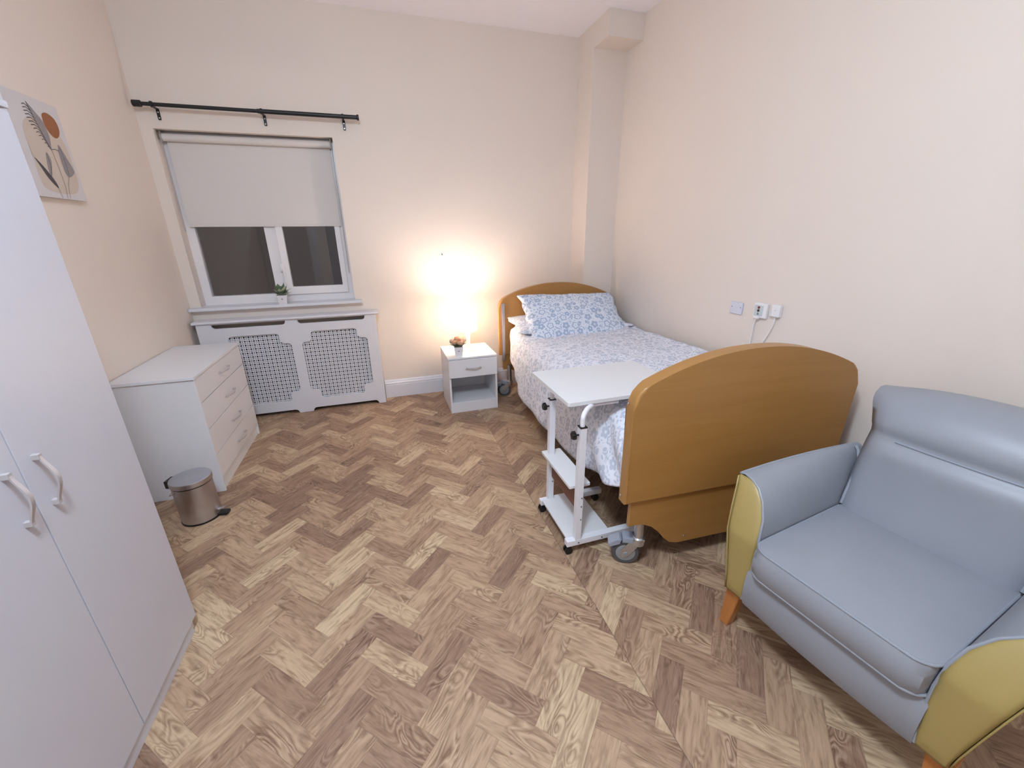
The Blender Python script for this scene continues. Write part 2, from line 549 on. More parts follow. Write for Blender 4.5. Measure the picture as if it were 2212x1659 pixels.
# faint slanted bulge of the plaster where the left wall meets the back wall
def skirting(name, ax, a0, a1, w, sgn):
    prof = [(0, 0), (0.018, 0), (0.018, 0.118), (0.0145, 0.121), (0.0145, 0.127), (0.018, 0.130), (0.016, 0.140), (0.010, 0.146), (0.010, 0.152), (0.006, 0.160), (0, 0.165)]
    bm_ = bmesh.new()
    if ax == 'x':
        prism(bm_, [(w - sgn * d, z) for d, z in prof], 'x', a0, a1)
    else:
        prism(bm_, [(w - sgn * d, z) for d, z in prof], 'y', a0, a1)
    return struct(link(name, bm_, GLOSS))
skirting('baseboard_back', 'x', -0.06, 1.764, YB, 1)
skirting('baseboard_right', 'y', YF, 3.43, XR, 1)

# ------------------------------------------------------------------ window
win = struct(thing('window_1', '', ''))
for k_ in ('label', 'category'): del win[k_]
FY = 3.80
bm = bmesh.new()
holes = [rect(-1.262, -0.806, 0.972, 2.03), rect(-0.722, -0.262, 0.965, 2.03)]
plate('window_frame', rect(WX0 - .006, WX1 + .006, WZ0 - .008, WZ1 + .006), holes, 'y', FY, FY + .06, UPVC, win, bev=0.003)
bm.free()
plate('window_sash', rect(-0.726, -0.256, 0.960, 2.045), [rect(-0.676, -0.297, 1.022, 1.99)], 'y', FY - .018, FY + .03, UPVC, win, bev=0.004)
bm = bmesh.new()
box(bm, -1.27, -0.80, FY + .028, FY + .034, 0.96, 2.04)
link('fixed_pane', bm, GLASS, win, smooth=0)
bm = bmesh.new()
box(bm, -0.68, -0.29, FY + .006, FY + .012, 1.01, 2.0)
link('sash_pane', bm, GLASS, win, smooth=0)
bm = bmesh.new()
box(bm, -0.742, -0.712, FY - .030, FY - .018, 1.145, 1.205, bev=.004)
box(bm, -0.724, -0.712, FY - .040, FY - .026, 1.045, 1.165, bev=.004)
link('window_handle', bm, UPVC, win)
boxo('window_sill', (XL + .002, -0.158, YB - .062, YB + .11, WZ0 - .024, WZ0), GLOSS, win, bev=.006, seg=3)
# outside: rendered wall of the neighbouring wing
struct(boxo('wall_outside', (-0.50, 1.6, 5.2, 5.3, -0.5, 4.0), STRAW, bev=0))

# ------------------------------------------------------------------ roller blind
bl = thing('roller_blind', 'pale grey roller blind pulled halfway down inside the window recess', 'blind', ((WX0 + WX1) / 2, 3.755, 2.06))
def L(o): # keep world placement when parent sits elsewhere
    p = o.parent
    if p is not None:
        M = Matrix.Translation(p.location) @ Matrix.Rotation(p.rotation_euler.z, 4, 'Z')
        o.data.transform(M.inverted())
    return o
bm = bmesh.new(); lathe(bm, [(0.024, -1.294), (0.024, -0.234)], 24, (0, 3.757, 2.052), 'x')
L(link('roller_tube', bm, BLIND, bl))
bm = bmesh.new()
box(bm, -1.285, -0.243, 3.7795, 3.7810, 1.488, 2.056)
L(link('blind_fabric', bm, BLIND, bl))
bm = bmesh.new(); box(bm, -1.285, -0.243, 3.776, 3.785, 1.480, 1.496, bev=.003)
L(link('bottom_bar', bm, BLIND, bl))
for x0 in (-1.302, -0.236):
    bm = bmesh.new()
    prism(bm, [(3.735, 2.02), (3.79, 2.03), (3.79, 2.09), (3.735, 2.09), (3.722, 2.06)], 'x', x0, x0 + .010, bev=.002)
    L(link('bracket', bm, ZINC, bl))
for x0, z0 in ((-1.305, 1.46), (-0.230, 1.13)):
    bm = bmesh.new()
    tube(bm, [(x0, 3.742, 2.05), (x0, 3.742, z0), (x0, 3.750, z0 - .012), (x0, 3.758, z0), (x0, 3.758, 2.05)], 0.0022, 6)
    L(link('pull_chain', bm, HAND, bl))

# ------------------------------------------------------------------ curtain pole
cp = thing('curtain_pole', 'black metal curtain pole with end caps fixed above the window', 'curtain pole', (-0.68, 3.63, 2.215))
RY = 3.622
bm = bmesh.new(); lathe(bm, [(0.0115, -1.35), (0.0115, -0.63)], 16, (0, RY, 2.212), 'x')
lathe(bm, [(0.0140, -0.66), (0.0140, -0.02)], 16, (0, RY, 2.212), 'x')
L(link('pole', bm, BLACKM, cp))
for x0, x1 in ((-1.365, -1.315), (-0.022, -0.006)):
    bm = bmesh.new(); lathe(bm, [(0.012, x0), (0.019, x0 + .004), (0.019, x1 - .004), (0.015, x1)], 20, (0, RY, 2.212), 'x')
    L(link('end_cap', bm, BLACKM, cp))
for x0 in (-1.262, -0.636, -0.116):
    bm = bmesh.new()
    lathe(bm, [(0.0125, x0 - .006), (0.0175, x0 - .006), (0.0175, x0 + .006), (0.0125, x0 + .006)], 18, (0, RY, 2.212), 'x')
    box(bm, x0 - .005, x0 + .005, RY + .01, YB - .003, 2.198, 2.208, bev=.001)
    prism(bm, rect(x0 - .009, x0 + .009, 2.140, 2.208, .006), 'y', YB - .005, YB - .0005)
    br_ = L(link('wall_bracket', bm, BLACKM, cp))
    bm = bmesh.new()
    bm.free()
    for zz in (2.152, 2.185):
        bm = bmesh.new()
        lathe(bm, [(0.005, -.002), (0.003, -.0045)], 10, (x0, YB - .004, zz), 'y')
        o = link('screw', bm, ZINC, br_)
        o.data.transform(Matrix.Translation(-cp.location))

# ------------------------------------------------------------------ radiator cover
rc_ = thing('radiator_cover', 'white radiator cover with two lattice grilles under the window sill', 'radiator cover', (-0.70, 3.63, 0))
RY0, RY1 = 3.573, 3.590
def notch(x0, x1, z0, z1, w=.075, h=.082, r=.028):
    pts = []
    # start bottom left, go counter-clockwise, each corner is a stepped, rounded notch
    pts += arc(x0 + r, z0 + h + r, r, 180, 270, 5) + arc(x0 + w - r, z0 + h - r, r, 90, 0, 5) + arc(x0 + w + r, z0 + r, r, 180, 270, 5)
    pts += arc(x1 - w - r, z0 + r, r, 270, 360, 5) + arc(x1 - w + r, z0 + h - r, r, 180, 90, 5) + arc(x1 - r, z0 + h + r, r, 270, 360, 5)
    pts += arc(x1 - r, z1 - h - r, r, 0, 90, 5) + arc(x1 - w + r, z1 - h + r, r, 270, 180, 5) + arc(x1 - w - r, z1 - r, r, 0, 90, 5)
    pts += arc(x0 + w + r, z1 - r, r, 90, 180, 5) + arc(x0 + w - r, z1 - h + r, r, 0, -90, 5) + arc(x0 + r, z1 - h - r, r, 90, 180, 5)
    return pts
def slot(x0, x1, z0, z1, r=.024): return arc(x0 + r, z0 + r, r, 180, 270) + arc(x1 - r, z0 + r, r, 270, 360) + [(x1, z1), (x0, z1)]
outer = [(-1.345, 0.0), (-1.285, 0.0)] + arc(-1.245, 0.002, .03, 180, 90, 4) + arc(-0.800, 0.002, .03, 90, 0, 4) + [(-0.765, 0.0), (-0.665, 0.0)] + \
        arc(-0.630, 0.002, .03, 180, 90, 4) + arc(-0.155, 0.002, .03, 90, 0, 4) + [(-0.120, 0.0), (-0.064, 0.0), (-0.064, 0.795), (-1.345, 0.795)]
front = plate('front_board', outer, [notch(-1.232, -0.731, .113, .688), notch(-0.653, -0.152, .113, .688),
        slot(-1.245, -0.745, .757, .786), slot(-0.655, -0.152, .757, .786)], 'y', RY0, RY1, GLOSS, rc_, bev=.0025)
L(front)
for x0 in (-1.24, -0.661):
    bm = bmesh.new()
    x1 = x0 + .517
    pitch = .0318
    yl = RY1
    for q in range(17):
        for dx in (0.0, 0.0128):
            xx = x0 + q * pitch + dx
            if xx + .0076 < x1 + .004: box(bm, xx, xx + .0076, yl, yl + .003, .105, .696)
    for q in range(19):
        for dz in (0.0, 0.0128):
            zz = .105 + q * pitch + dz
            if zz + .0076 < .70: box(bm, x0, x1, yl + .0015, yl + .0045, zz, zz + .0076)
    L(link('lattice_grille', bm, GLOSS, rc_, smooth=0))
bm = bmesh.new(); box(bm, -1.366, -0.040, 3.556, YB - .001, .795, .814, bev=.006, seg=3)
L(link('top_shelf', bm, GLOSS, rc_))
for x0 in (-1.345, -0.082):
    L(boxo('side_board', (x0, x0 + .018, RY1, YB - .001, 0, .795), GLOSS, rc_))
# radiator inside the cover
rd = thing('radiator', 'panel radiator in painted shadow tone behind the lattice of the white cover', 'radiator', (-0.70, 3.66, .10))
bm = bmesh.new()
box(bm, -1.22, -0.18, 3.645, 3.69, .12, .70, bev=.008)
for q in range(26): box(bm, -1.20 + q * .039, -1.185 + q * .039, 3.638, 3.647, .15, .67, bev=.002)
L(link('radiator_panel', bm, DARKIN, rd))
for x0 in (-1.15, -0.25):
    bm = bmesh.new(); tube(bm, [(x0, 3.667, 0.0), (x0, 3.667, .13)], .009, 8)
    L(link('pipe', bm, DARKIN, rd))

# ------------------------------------------------------------------ bow handle
def bow(bm, a, b, out, width_dir, bulge=.022, w=.010, t=.004, n=18):
    a, b, out, wd = Vector(a), Vector(b), Vector(out), Vector(width_dir)
    prev = None
    for q in range(n + 1):
        s = q / n
        h = .010 + bulge * math.sin(PI * s) ** 1.5
        p = a.lerp(b, s) + out * h
        ww = w * (0.75 + .35 * math.sin(PI * s))
        ring = [bm.verts.new(p + wd * ww / 2), bm.verts.new(p - wd * ww / 2), bm.verts.new(p - wd * ww / 2 + out * t), bm.verts.new(p + wd * ww / 2 + out * t)]
        if prev:
            for k in range(4): bm.faces.new((prev[k], prev[(k + 1) % 4], ring[(k + 1) % 4], ring[k]))
        else: bm.faces.new(ring[::-1])
        prev = ring
    bm.faces.new(prev)
    for p in (a, b):
        d = (b - a).normalized() * .006
        c0 = p
        q8 = []
        for s0 in (-1, 1):
            for s1 in (-1, 1):
                for h in (0, .014):
                    q8.append(bm.verts.new(c0 + d * s0 + wd * s1 * w * .55 + out * h))
        for f in ((0, 1, 3, 2), (4, 6, 7, 5), (0, 4, 5, 1), (2, 3, 7, 6), (0, 2, 6, 4), (1, 5, 7, 3)):
            bm.faces.new([q8[k] for k in f])

# ------------------------------------------------------------------ chest of drawers
ch = thing('chest_of_drawers', 'white four drawer chest against the left wall beside the radiator cover', 'chest of drawers', (-1.195, 2.87, 0))
cx0, cx1, cy0, cy1 = XL + .004, -1.020, 2.466, 3.262
bm = bmesh.new()
box(bm, cx0, cx1 + .017, cy0, cy0 + .016, 0, .694, bev=.0012)
box(bm, cx0, cx1 + .017, cy1 - .016, cy1, 0, .694, bev=.0012)
box(bm, cx0, cx0 + .012, cy0, cy1, .02, .694)
box(bm, cx0, cx1 - .004, cy0 + .01, cy1 - .01, .06, .08)
L(link('carcass', bm, LAMC, ch))
L(boxo('top_board', (cx0, -0.998, cy0 - .008, cy1 + .010, .694, .711), LAMC, ch, bev=.002))
L(boxo('plinth', (cx1 - .004, cx1 + .006, cy0 + .016, cy1 - .016, 0, .083), LAMC, ch, bev=.001))
for z0, z1 in ((.088, .2325), (.2360, .3945), (.3980, .5535), (.5570, .6915)):
    d = boxo('drawer', (cx1 - .002, cx1 + .018, cy0 + .004, cy1 - .004, z0, z1), LAMC, ch, bev=.0015)
    L(d)
    bm = bmesh.new(); zc = z0 + .068
    bow(bm, (cx1 + .018, 2.81, zc), (cx1 + .018, 2.962, zc), (1, 0, 0), (0, 0, 1), bulge=.016, w=.009)
    hnd = link('handle', bm, HAND, d); hnd.data.transform(Matrix.Translation(-ch.location))

# ------------------------------------------------------------------ wardrobe
wd = thing('wardrobe', 'tall white two door wardrobe on the left wall', 'wardrobe', (-1.11, 1.09, 0))
wx0, wx1, wy0, wy1 = XL + .004, -0.832, 0.700, 1.477
bm = bmesh.new()
box(bm, wx0, wx1, wy0, wy0 + .016, 0, 1.700); box(bm, wx0, wx1, wy1 - .016, wy1, 0, 1.700)
box(bm, wx0, wx0 + .01, wy0, wy1, .02, 1.700); box(bm, wx0, wx1, wy0, wy1, .045, .061)
L(link('carcass', bm, LAMD, wd))
L(boxo('top_board', (wx0, wx1 + .022, wy0 - .002, wy1 + .002, 1.702, 1.718), LAMD, wd, bev=.002))
L(boxo('plinth', (wx1 - .004, wx1 + .012, wy0, wy1 - .028, 0, .047), LAMD, wd, bev=.001))
for y0, y1, hy in ((wy0, 1.0865, 1.043), (1.0895, wy1 + .001, 1.131)):
    d = boxo('door', (wx1 + .001, wx1 + .018, y0, y1, .052, 1.697), LAMD, wd, bev=.0015)
    L(d)
    bm = bmesh.new()
    bow(bm, (wx1 + .018, hy, .806), (wx1 + .018, hy, .928), (1, 0, 0), (0, 1, 0), bulge=.017, w=.010)
    hnd = link('handle', bm, HAND, d); hnd.data.transform(Matrix.Translation(-wd.location))

# ------------------------------------------------------------------ wall art
ap = thing('canvas_print', 'botanical canvas print with grey leaves and a copper sun above the wardrobe', 'picture', (XL, 2.66, 1.79))
bm = bmesh.new()
y0, y1, z0, z1 = 2.478, 2.815, 1.583, 1.992
box(bm, XL + .001, XL + .022, y0, y1, z0, z1, bev=.002)
L(link('canvas', bm, plain('canvas_white', lin(214, 208, 210), 0.7, var=.02), ap))
def flat(bm, pts, lift, mi, smooth_n=4):
    n = len(pts); out = []
    for q in range(n):
        p0, p1, p2, p3 = pts[q - 1], pts[q], pts[(q + 1) % n], pts[(q + 2) % n]
        for s in range(smooth_n):
            t = s / smooth_n
            out.append(tuple(0.5 * ((2 * p1[c]) + (-p0[c] + p2[c]) * t + (2*p0[c] - 5*p1[c] + 4*p2[c] - p3[c]) * t*t + (-p0[c] + 3*p1[c] - 3*p2[c] + p3[c]) * t**3) for c in (0, 1)))
    b = bmesh.new()
    vs = [b.verts.new((XL + .022 + lift, a, c)) for a, c in out]
    f = b.faces.new(vs); f.material_index = mi
    ext = bmesh.ops.triangulate(b, faces=b.faces[:])
    join(bm, b)
def line(bm, pts, w, lift, mi):
    out = []
    P = [Vector((a, b)) for a, b in pts]
    l, r = [], []
    for q, p in enumerate(P):
        t = (P[min(q + 1, len(P) - 1)] - P[max(q - 1, 0)]).normalized()
        nrm = Vector((-t.y, t.x)) * w / 2
        l.append(p + nrm); r.append(p - nrm)
    for q in range(len(P) - 1):
        f = bm.faces.new([bm.verts.new((XL + .022 + lift, v_.x, v_.y)) for v_ in (l[q], l[q + 1], r[q + 1], r[q])])
        f.material_index = mi
bm = bmesh.new()
flat(bm, [(2.535, 1.853), (2.532, 1.753), (2.527, 1.662), (2.542, 1.62), (2.615, 1.607), (2.693, 1.607), (2.756, 1.62), (2.790, 1.665), (2.795, 1.743), (2.787, 1.828), (2.750, 1.886), (2.66, 1.91), (2.58, 1.90)], .0004, 0)
flat(bm, [(2.689, 1.935), (2.726, 1.949), (2.766, 1.936), (2.781, 1.904), (2.770, 1.870), (2.738, 1.849), (2.708, 1.857), (2.685, 1.890)], .0008, 1)
flat(bm, [(2.610, 1.967), (2.655, 1.930), (2.681, 1.902), (2.689, 1.845), (2.678, 1.810), (2.672, 1.789), (2.650, 1.83), (2.634, 1.886), (2.620, 1.93)], .0012, 2, 2)
for q in range(13):
    s = q / 12
    a = (2.618 + .050 * s, 1.945 - .150 * s)
    wl = .045 * math.sin(PI * min(1, .25 + s * .7)) + .008
    line(bm, [a, (a[0] - wl * .55, a[1] + .010), (a[0] - wl, a[1] + .005)], .0030, .0014, 3)
line(bm, [(2.610, 1.967), (2.616, 1.945), (2.634, 1.886), (2.656, 1.823), (2.672, 1.789)], .0028, .0016, 3)
line(bm, [(2.672, 1.789), (2.679, 1.719), (2.680, 1.636), (2.667, 1.585)], .0020, .0016, 4)
flat(bm, [(2.735, 1.822), (2.762, 1.773), (2.788, 1.720), (2.768, 1.698), (2.732, 1.685), (2.714, 1.707), (2.715, 1.757), (2.719, 1.795)], .0012, 2)
line(bm, [(2.738, 1.815), (2.740, 1.76), (2.738, 1.71), (2.732, 1.685)], .0024, .0016, 3)
line(bm, [(2.672, 1.793), (2.700, 1.798), (2.722, 1.794)], .0024, .0016, 3)
line(bm, [(2.732, 1.687), (2.704, 1.649), (2.685, 1.586)], .0020, .0016, 4)
flat(bm, [(2.538, 1.742), (2.575, 1.712), (2.606, 1.676), (2.625, 1.647), (2.628, 1.626), (2.604, 1.642), (2.578, 1.671), (2.556, 1.710)], .0012, 3)
flat(bm, [(2.628, 1.775), (2.643, 1.752), (2.634, 1.719), (2.607, 1.672), (2.602, 1.696), (2.610, 1.732)], .0012, 2)
line(bm, [(2.628, 1.770), (2.626, 1.72), (2.607, 1.675)], .0026, .0016, 3)
line(bm, [(2.627, 1.628), (2.633, 1.585)], .0020, .0016, 4)
L(link('printed_motif', bm, [plain('print_beige', lin(206, 191, 178), .7), plain('print_copper', lin(156, 98, 62), .6, var=.15, scale=40),
   plain('print_grey', lin(150, 142, 144), .7, var=.2, scale=40), plain('print_ink', lin(84, 76, 80), .7, var=.2, scale=60), plain('print_stem', lin(130, 108, 96), .7)], ap, smooth=0))

# ------------------------------------------------------------------ pedal bin
pb = thing('pedal_bin', 'brushed steel pedal bin with round lid standing beside the chest of drawers', 'bin', (-1.05, 2.24, 0), 0.0)
bm = bmesh.new(); lathe(bm, [(.086, .006), (.0885, .010), (.0885, .205), (.0885, .213)], 56); link('body', bm, STEEL, pb)
bm = bmesh.new(); lathe(bm, [(.084, 0), (.0905, .001), (.0905, .009), (.086, .011)], 56); link('base_ring', bm, BLACKP, pb)
bm = bmesh.new(); lathe(bm, [(.086, .210), (.0885, .2115), (.0885, .216), (.086, .218)], 56); link('rim_seal', bm, BLACKP, pb)
bm = bmesh.new(); lathe(bm, [(.0915, .2185), (.0925, .2195), (.0925, .240), (.0900, .2445), (.080, .2465), (.05, .249), (.02, .2505), (.001, .251)], 56); link('lid', bm, STEEL, pb)
bm = bmesh.new()
prism(bm, [(-.030, -.012), (.030, -.012), (.026, .012), (-.026, .012)], 'z', .196, .238, bev=.003)
hg = link('hinge', bm, BLACKP, pb); hg.data.transform(Matrix.Rotation(math.radians(76), 4, 'Z')); hg.data.transform(Matrix.Translation((-.0985, .020, 0)))
bm = bmesh.new()
pts = [(.092 * math.cos(a), .092 * math.sin(a), .208 - .045 * math.sin((a - 1.9) / 2.3 * PI)) for a in [1.9 + 2.3 * q / 16 for q in range(17)]]
pts = [(x * (1.0 + .12 * math.sin((q) / 16 * PI)), y * (1.0 + .12 * math.sin(q / 16 * PI)), z) for q, (x, y, z) in enumerate(pts)]
tube(bm, pts, .0022, 8); link('carry_handle', bm, ZINC, pb)
bm = bmesh.new()
prism(bm, [(.070, -.020), (.128, -.024), (.134, -.016), (.134, .016), (.128, .024), (.070, .020)], 'z', .006, .016, bev=.003)
pd = link('pedal', bm, BLACKP, pb); pd.data.transform(Matrix.Rotation(math.radians(-8), 4, 'Z'))
bm = bmesh.new()
box(bm, .080, .124, -.012, .012, .020, .0225, bev=.001)
pa = link('pedal_arm', bm, ZINC, pb); pa.data.transform(Matrix.Rotation(math.radians(-8), 4, 'Z') @ Matrix.Rotation(math.radians(-10), 4, 'Y'))

# ------------------------------------------------------------------ bedside cabinet
bc = thing('bedside_cabinet', 'small white bedside cabinet with one drawer and open shelf beside the bed', 'bedside cabinet', (0.651, 3.335, 0))
bx0, bx1, by0, by1 = .450, .852, 3.132, 3.545
bm = bmesh.new()
box(bm, bx0, bx0 + .015, by0, by1, 0, .463, bev=.001); box(bm, bx1 - .015, bx1, by0, by1, 0, .463, bev=.001)
box(bm, bx0, bx1, by1 - .010, by1, .02, .463)
box(bm, bx0 + .01, bx1 - .01, by0 + .014, by1 - .005, .072, .086)
box(bm, bx0 + .01, bx1 - .01, by0 + .014, by1 - .005, .300, .312)
L(link('carcass', bm, LAMC, bc))
L(boxo('top_board', (bx0 - .003, bx1 + .003, by0 - .006, by1, .463, .478), LAMC, bc, bev=.002))
L(boxo('plinth', (bx0 + .015, bx1 - .015, by0 + .002, by0 + .014, 0, .084), LAMC, bc, bev=.001))
d = L(boxo('drawer', (bx0 + .002, bx1 - .002, by0 - .016, by0 + .002, .312, .460), LAMC, bc, bev=.0015))
bm = bmesh.new(); bow(bm, (.593, by0 - .016, .386), (.708, by0 - .016, .386), (0, -1, 0), (0, 0, 1), bulge=.016, w=.009)
hnd = link('handle', bm, HAND, d); hnd.data.transform(Matrix.Translation(-bc.location))

# ------------------------------------------------------------------ bedside lamp
tl = thing('table_lamp', 'lit cream table lamp with drum shade on the bedside cabinet', 'lamp', (.660, 3.335, .478))
bm = bmesh.new()
lathe(bm, [(.054, 0), (.056, .003), (.055, .008), (.040, .013), (.024, .020), (.0175, .034), (.0165, .060), (.0180, .10), (.0215, .135), (.0265, .158), (.026, .165), (.012, .168)], 40)
link('base', bm, CREAM, tl)
bm = bmesh.new()
lathe(bm, [(.012, .166), (.012, .205), (.015, .207), (.015, .235), (.010, .238)], 20)
link('bulb_holder', bm, CREAM, tl)
bm = bmesh.new()
lathe(bm, [(.030, .163), (.060, .166), (.0790, .174), (.0815, .185), (.0770, .352)], 48, close=False)
lathe(bm, [(.0755, .352), (.0800, .186), (.0775, .176), (.060, .168), (.030, .165)], 48, close=False)
link('lamp_shade', bm, SHADE, tl)

# ------------------------------------------------------------------ little flower pots
def square_pot(name, parent, s0, s1, h, mat=POTW):
    bm = bmesh.new()
    a = [bm.verts.new((x * s0, y * s0, 0)) for x, y in ((-1, -1), (1, -1), (1, 1), (-1, 1))]
    b = [bm.verts.new((x * s1, y * s1, h)) for x, y in ((-1, -1), (1, -1), (1, 1), (-1, 1))]
    c = [bm.verts.new((x * (s1 - .003), y * (s1 - .003), h)) for x, y in ((-1, -1), (1, -1), (1, 1), (-1, 1))]
    d = [bm.verts.new((x * (s1 - .004), y * (s1 - .004), h - .012)) for x, y in ((-1, -1), (1, -1), (1, 1), (-1, 1))]
    bm.faces.new(a[::-1])
    for l0, l1 in ((a, b), (b, c), (c, d)):
        for q in range(4): bm.faces.new((l0[q], l0[(q + 1) % 4], l1[(q + 1) % 4], l1[q]))
    bm.faces.new(d)
    bmesh.ops.bevel(bm, geom=[e for e in bm.edges if abs(e.verts[0].co.z - e.verts[1].co.z) > h * .6], offset=.002, segments=2, affect='EDGES')
    return link(name, bm, mat, parent)
def emblem(parent, s1, zc):
    bm = bmesh.new()
    for q in range(5):
        a = q / 5 * 2 * PI
        lathe(bm, [(.0018, 0), (.0018, -.0004)], 8, (.0035 * math.cos(a), -s1 - .0002, zc + .002 * math.sin(a)), 'y')
    prism(bm, [(-.0008, zc - .007), (.0008, zc - .007), (.0008, zc), (-.0008, zc)], 'y', -s1 - .0006, -s1)
    return link('printed_emblem', bm, INK, parent)
def leafpoly(bm, c, d, up, ln, w, curl=.3, mi=0):
    c, d, up = Vector(c), Vector(d).normalized(), Vector(up).normalized()
    side = d.cross(up).normalized()
    prev = None
    n = 6
    for q in range(n + 1):
        s = q / n
        ww = w * math.sin(PI * min(.98, .12 + s * .88)) ** .8
        p = c + d * ln * s + up * (curl * ln * s * s)
        row = [bm.verts.new(p - side * ww / 2 + up * ww * .18), bm.verts.new(p), bm.verts.new(p + side * ww / 2 + up * ww * .18)]
        if prev:
            for k in range(2):
                f = bm.faces.new((prev[k], prev[k + 1], row[k + 1], row[k])); f.material_index = mi
        prev = row
def rose(bm, c, r, mi, rnd):
    c = Vector(c)
    for ring, (n, rad, open_) in enumerate(((3, .40, 1.35), (4, .68, 1.05), (5, .95, .72))):
        for q in range(n):
            a0 = q / n * 2 * PI + ring * .7 + rnd.random() * .3
            prev = None
            for s in range(6):
                t = s / 5
                el = -1.1 + t * (1.1 + open_)
                row = []
                for k in range(5):
                    a = a0 + (k - 2) / 2 * (PI / n) * 1.25
                    rr = r * rad * (math.cos(el) * .95 + .10 * t) * (1 + (.06 if k in (0, 4) else 0))
                    z = r * rad * math.sin(el) * .85 + r * .12 * (2 - ring)
                    row.append(bm.verts.new(c + Vector((rr * math.cos(a), rr * math.sin(a), z))))
                if prev:
                    for k in range(4):
                        f = bm.faces.new((prev[k], prev[k + 1], row[k + 1], row[k])); f.material_index = mi
                prev = row
rnd = random.Random(3)
fp = thing('potted_roses', 'peach artificial roses in white square pot on the bedside cabinet', 'flowers', (.552, 3.205, .478), math.radians(-8))
fp.scale = (1.38, 1.38, 1.32)
square_pot('pot', fp, .021, .026, .056); emblem(fp, .0238, .032)
bm = bmesh.new()
for q in range(22):
    a = q / 22 * 2 * PI * 2.6
    ln = .030 + rnd.random() * .022
    leafpoly(bm, (.010 * math.cos(a), .010 * math.sin(a), .050 + rnd.random() * .010), (math.cos(a), math.sin(a), .15 + rnd.random() * .5), (0, 0, 1), ln, .022, .2)
link('foliage', bm, LEAFG, fp)
for q, (x, y, z, r) in enumerate(((-.022, -.012, .088, .019), (.010, -.020, .084, .021), (.030, .004, .094, .019), (-.004, .008, .102, .019), (-.034, .010, .090, .016), (.014, .022, .098, .017))):
    bm = bmesh.new(); rose(bm, (x, y, z), r, 0, rnd)
    link('rose', bm, ROSE if q in (0, 1, 3) else ROSEL, fp)
sp_ = thing('potted_succulent', 'small green and blue artificial succulent in white pot on the window sill', 'plant', (-.748, 3.672, WZ0), math.radians(5))
sp_.scale = (1.3, 1.3, 1.25)
square_pot('pot', sp_, .022, .028, .055); emblem(sp_, .0255, .033)
bm = bmesh.new()
for q in range(30):
    a = q * 2.4
    el = .1 + (q / 30) * 1.1
    mi = 0 if q % 3 else 2
    leafpoly(bm, (.008 * math.cos(a), .008 * math.sin(a), .052 + q * .0009), (math.cos(a) * math.cos(el), math.sin(a) * math.cos(el), math.sin(el)), (0, 0, 1), .030 + .016 * rnd.random(), .026, .25, mi)
for q in range(9):
    a = q * 2.4; el = .5 + q * .1
    leafpoly(bm, (.004 * math.cos(a), .004 * math.sin(a), .078), (math.cos(a) * math.cos(el), math.sin(a) * math.cos(el), math.sin(el)), (0, 0, 1), .032, .024, .15, 1)
leafpoly(bm, (.02, 0, .075), (1, -.2, .35), (0, 0, 1), .045, .020, .1, 2)
leafpoly(bm, (.02, -.01, .065), (1, -.3, .05), (0, 0, 1), .042, .020, .1, 2)
link('foliage', bm, [LEAFS, LEAFB, LEAFP], sp_)

# ------------------------------------------------------------------ profiling bed
BR = -0.05
bed = thing('hospital_bed', 'profiling bed with curved beech head and foot boards along the right wall', 'bed', (1.375, 1.150, 0), BR)
def endboard(name, w, z0, yc0, yc1, ztop_side=.80, rise=.985, chamf=.0):
    hw = w / 2
    pts = [(-hw, z0)]
    r = .075
    arch = []
    n = 28
    # crown curve: side height at hw-r then rising to the middle
    def top(x): 
        t = abs(x) / (hw - .045)
        return rise - (rise - .872) * min(1, t) ** 2.1
    right = [(hw, z0), (hw - .0, .78)]
    cr_ = [(hw, .78), (hw - .004, .815), (hw - .016, .845), (hw - .038, .869)]
    curve = [(x, top(x)) for x in [(hw - .06) * (1 - 2 * q / n) for q in range(n + 1)]]
    cl = [(-hw + .038, .869), (-hw + .016, .845), (-hw + .004, .815), (-hw, .78)]
    return [(-hw, z0), (hw, z0)] + cr_ + curve + cl
FT = .058
poly = endboard('f', 1.075, .368, 0, 0)
bm = bmesh.new(); prism(bm, poly, 'y', -.002, FT, bev=.012, seg=4)
fb = link('footboard', bm, BEECH, bed, smooth=50)
bm = bmesh.new()
low = [(-.500, .245)] + [(-.47, .248), (-.43, .245), (-.39, .225), (-.35, .185), (-.32, .145), (-.29, .118), (-.25, .106)] + [(.25, .106), (.29, .118), (.32, .145), (.35, .185), (.39, .225), (.43, .245), (.47, .248), (.500, .245)] + [(.500, .40), (-.500, .40)]
prism(bm, low, 'y', .012, .034, bev=.002)
link('lower_panel', bm, BEECH, bed)
for x_, y_, z_ in ((-.5375, .040, .80), (-.5375, .036, .395)):
    bm = bmesh.new()
    lathe(bm, [(.0045, 0), (.005, -.002), (.003, -.004)], 12, (x_, y_, z_), 'x')
    link('screw', bm, ZINC, bed)
for x_ in (-.22, .22):
    bm = bmesh.new()
    lathe(bm, [(.005, 0), (.005, -.002), (.003, -.004)], 12, (x_, .012, .140), 'y')
    link('screw', bm, ZINC, bed)
HY = 2.215
bm = bmesh.new(); prism(bm, [(x * 1.0, z + .018) for x, z in poly], 'y', HY, HY + .045, bev=.010, seg=4)
for v_ in bm.verts: pass
link('headboard', bm, BEECH, bed, smooth=50)
bm = bmesh.new(); prism(bm, low, 'y', HY + .012, HY + .034, bev=.002)
link('lower_panel', bm, BEECH, bed)
for sx in (-1, 1):
    for yy in (HY - .016,):
        bm = bmesh.new()
        for dx in (0, .014):
            box(bm, sx * .492 - .006 + dx * sx, sx * .492 + .004 + dx * sx, yy, yy + .016, .350, .840, bev=.002)
        box(bm, sx * .499 - .013, sx * .499 + .013, yy + .004, yy + .016, .335, .845, bev=.002)
        link('side_rail_track', bm, ALU, bed)
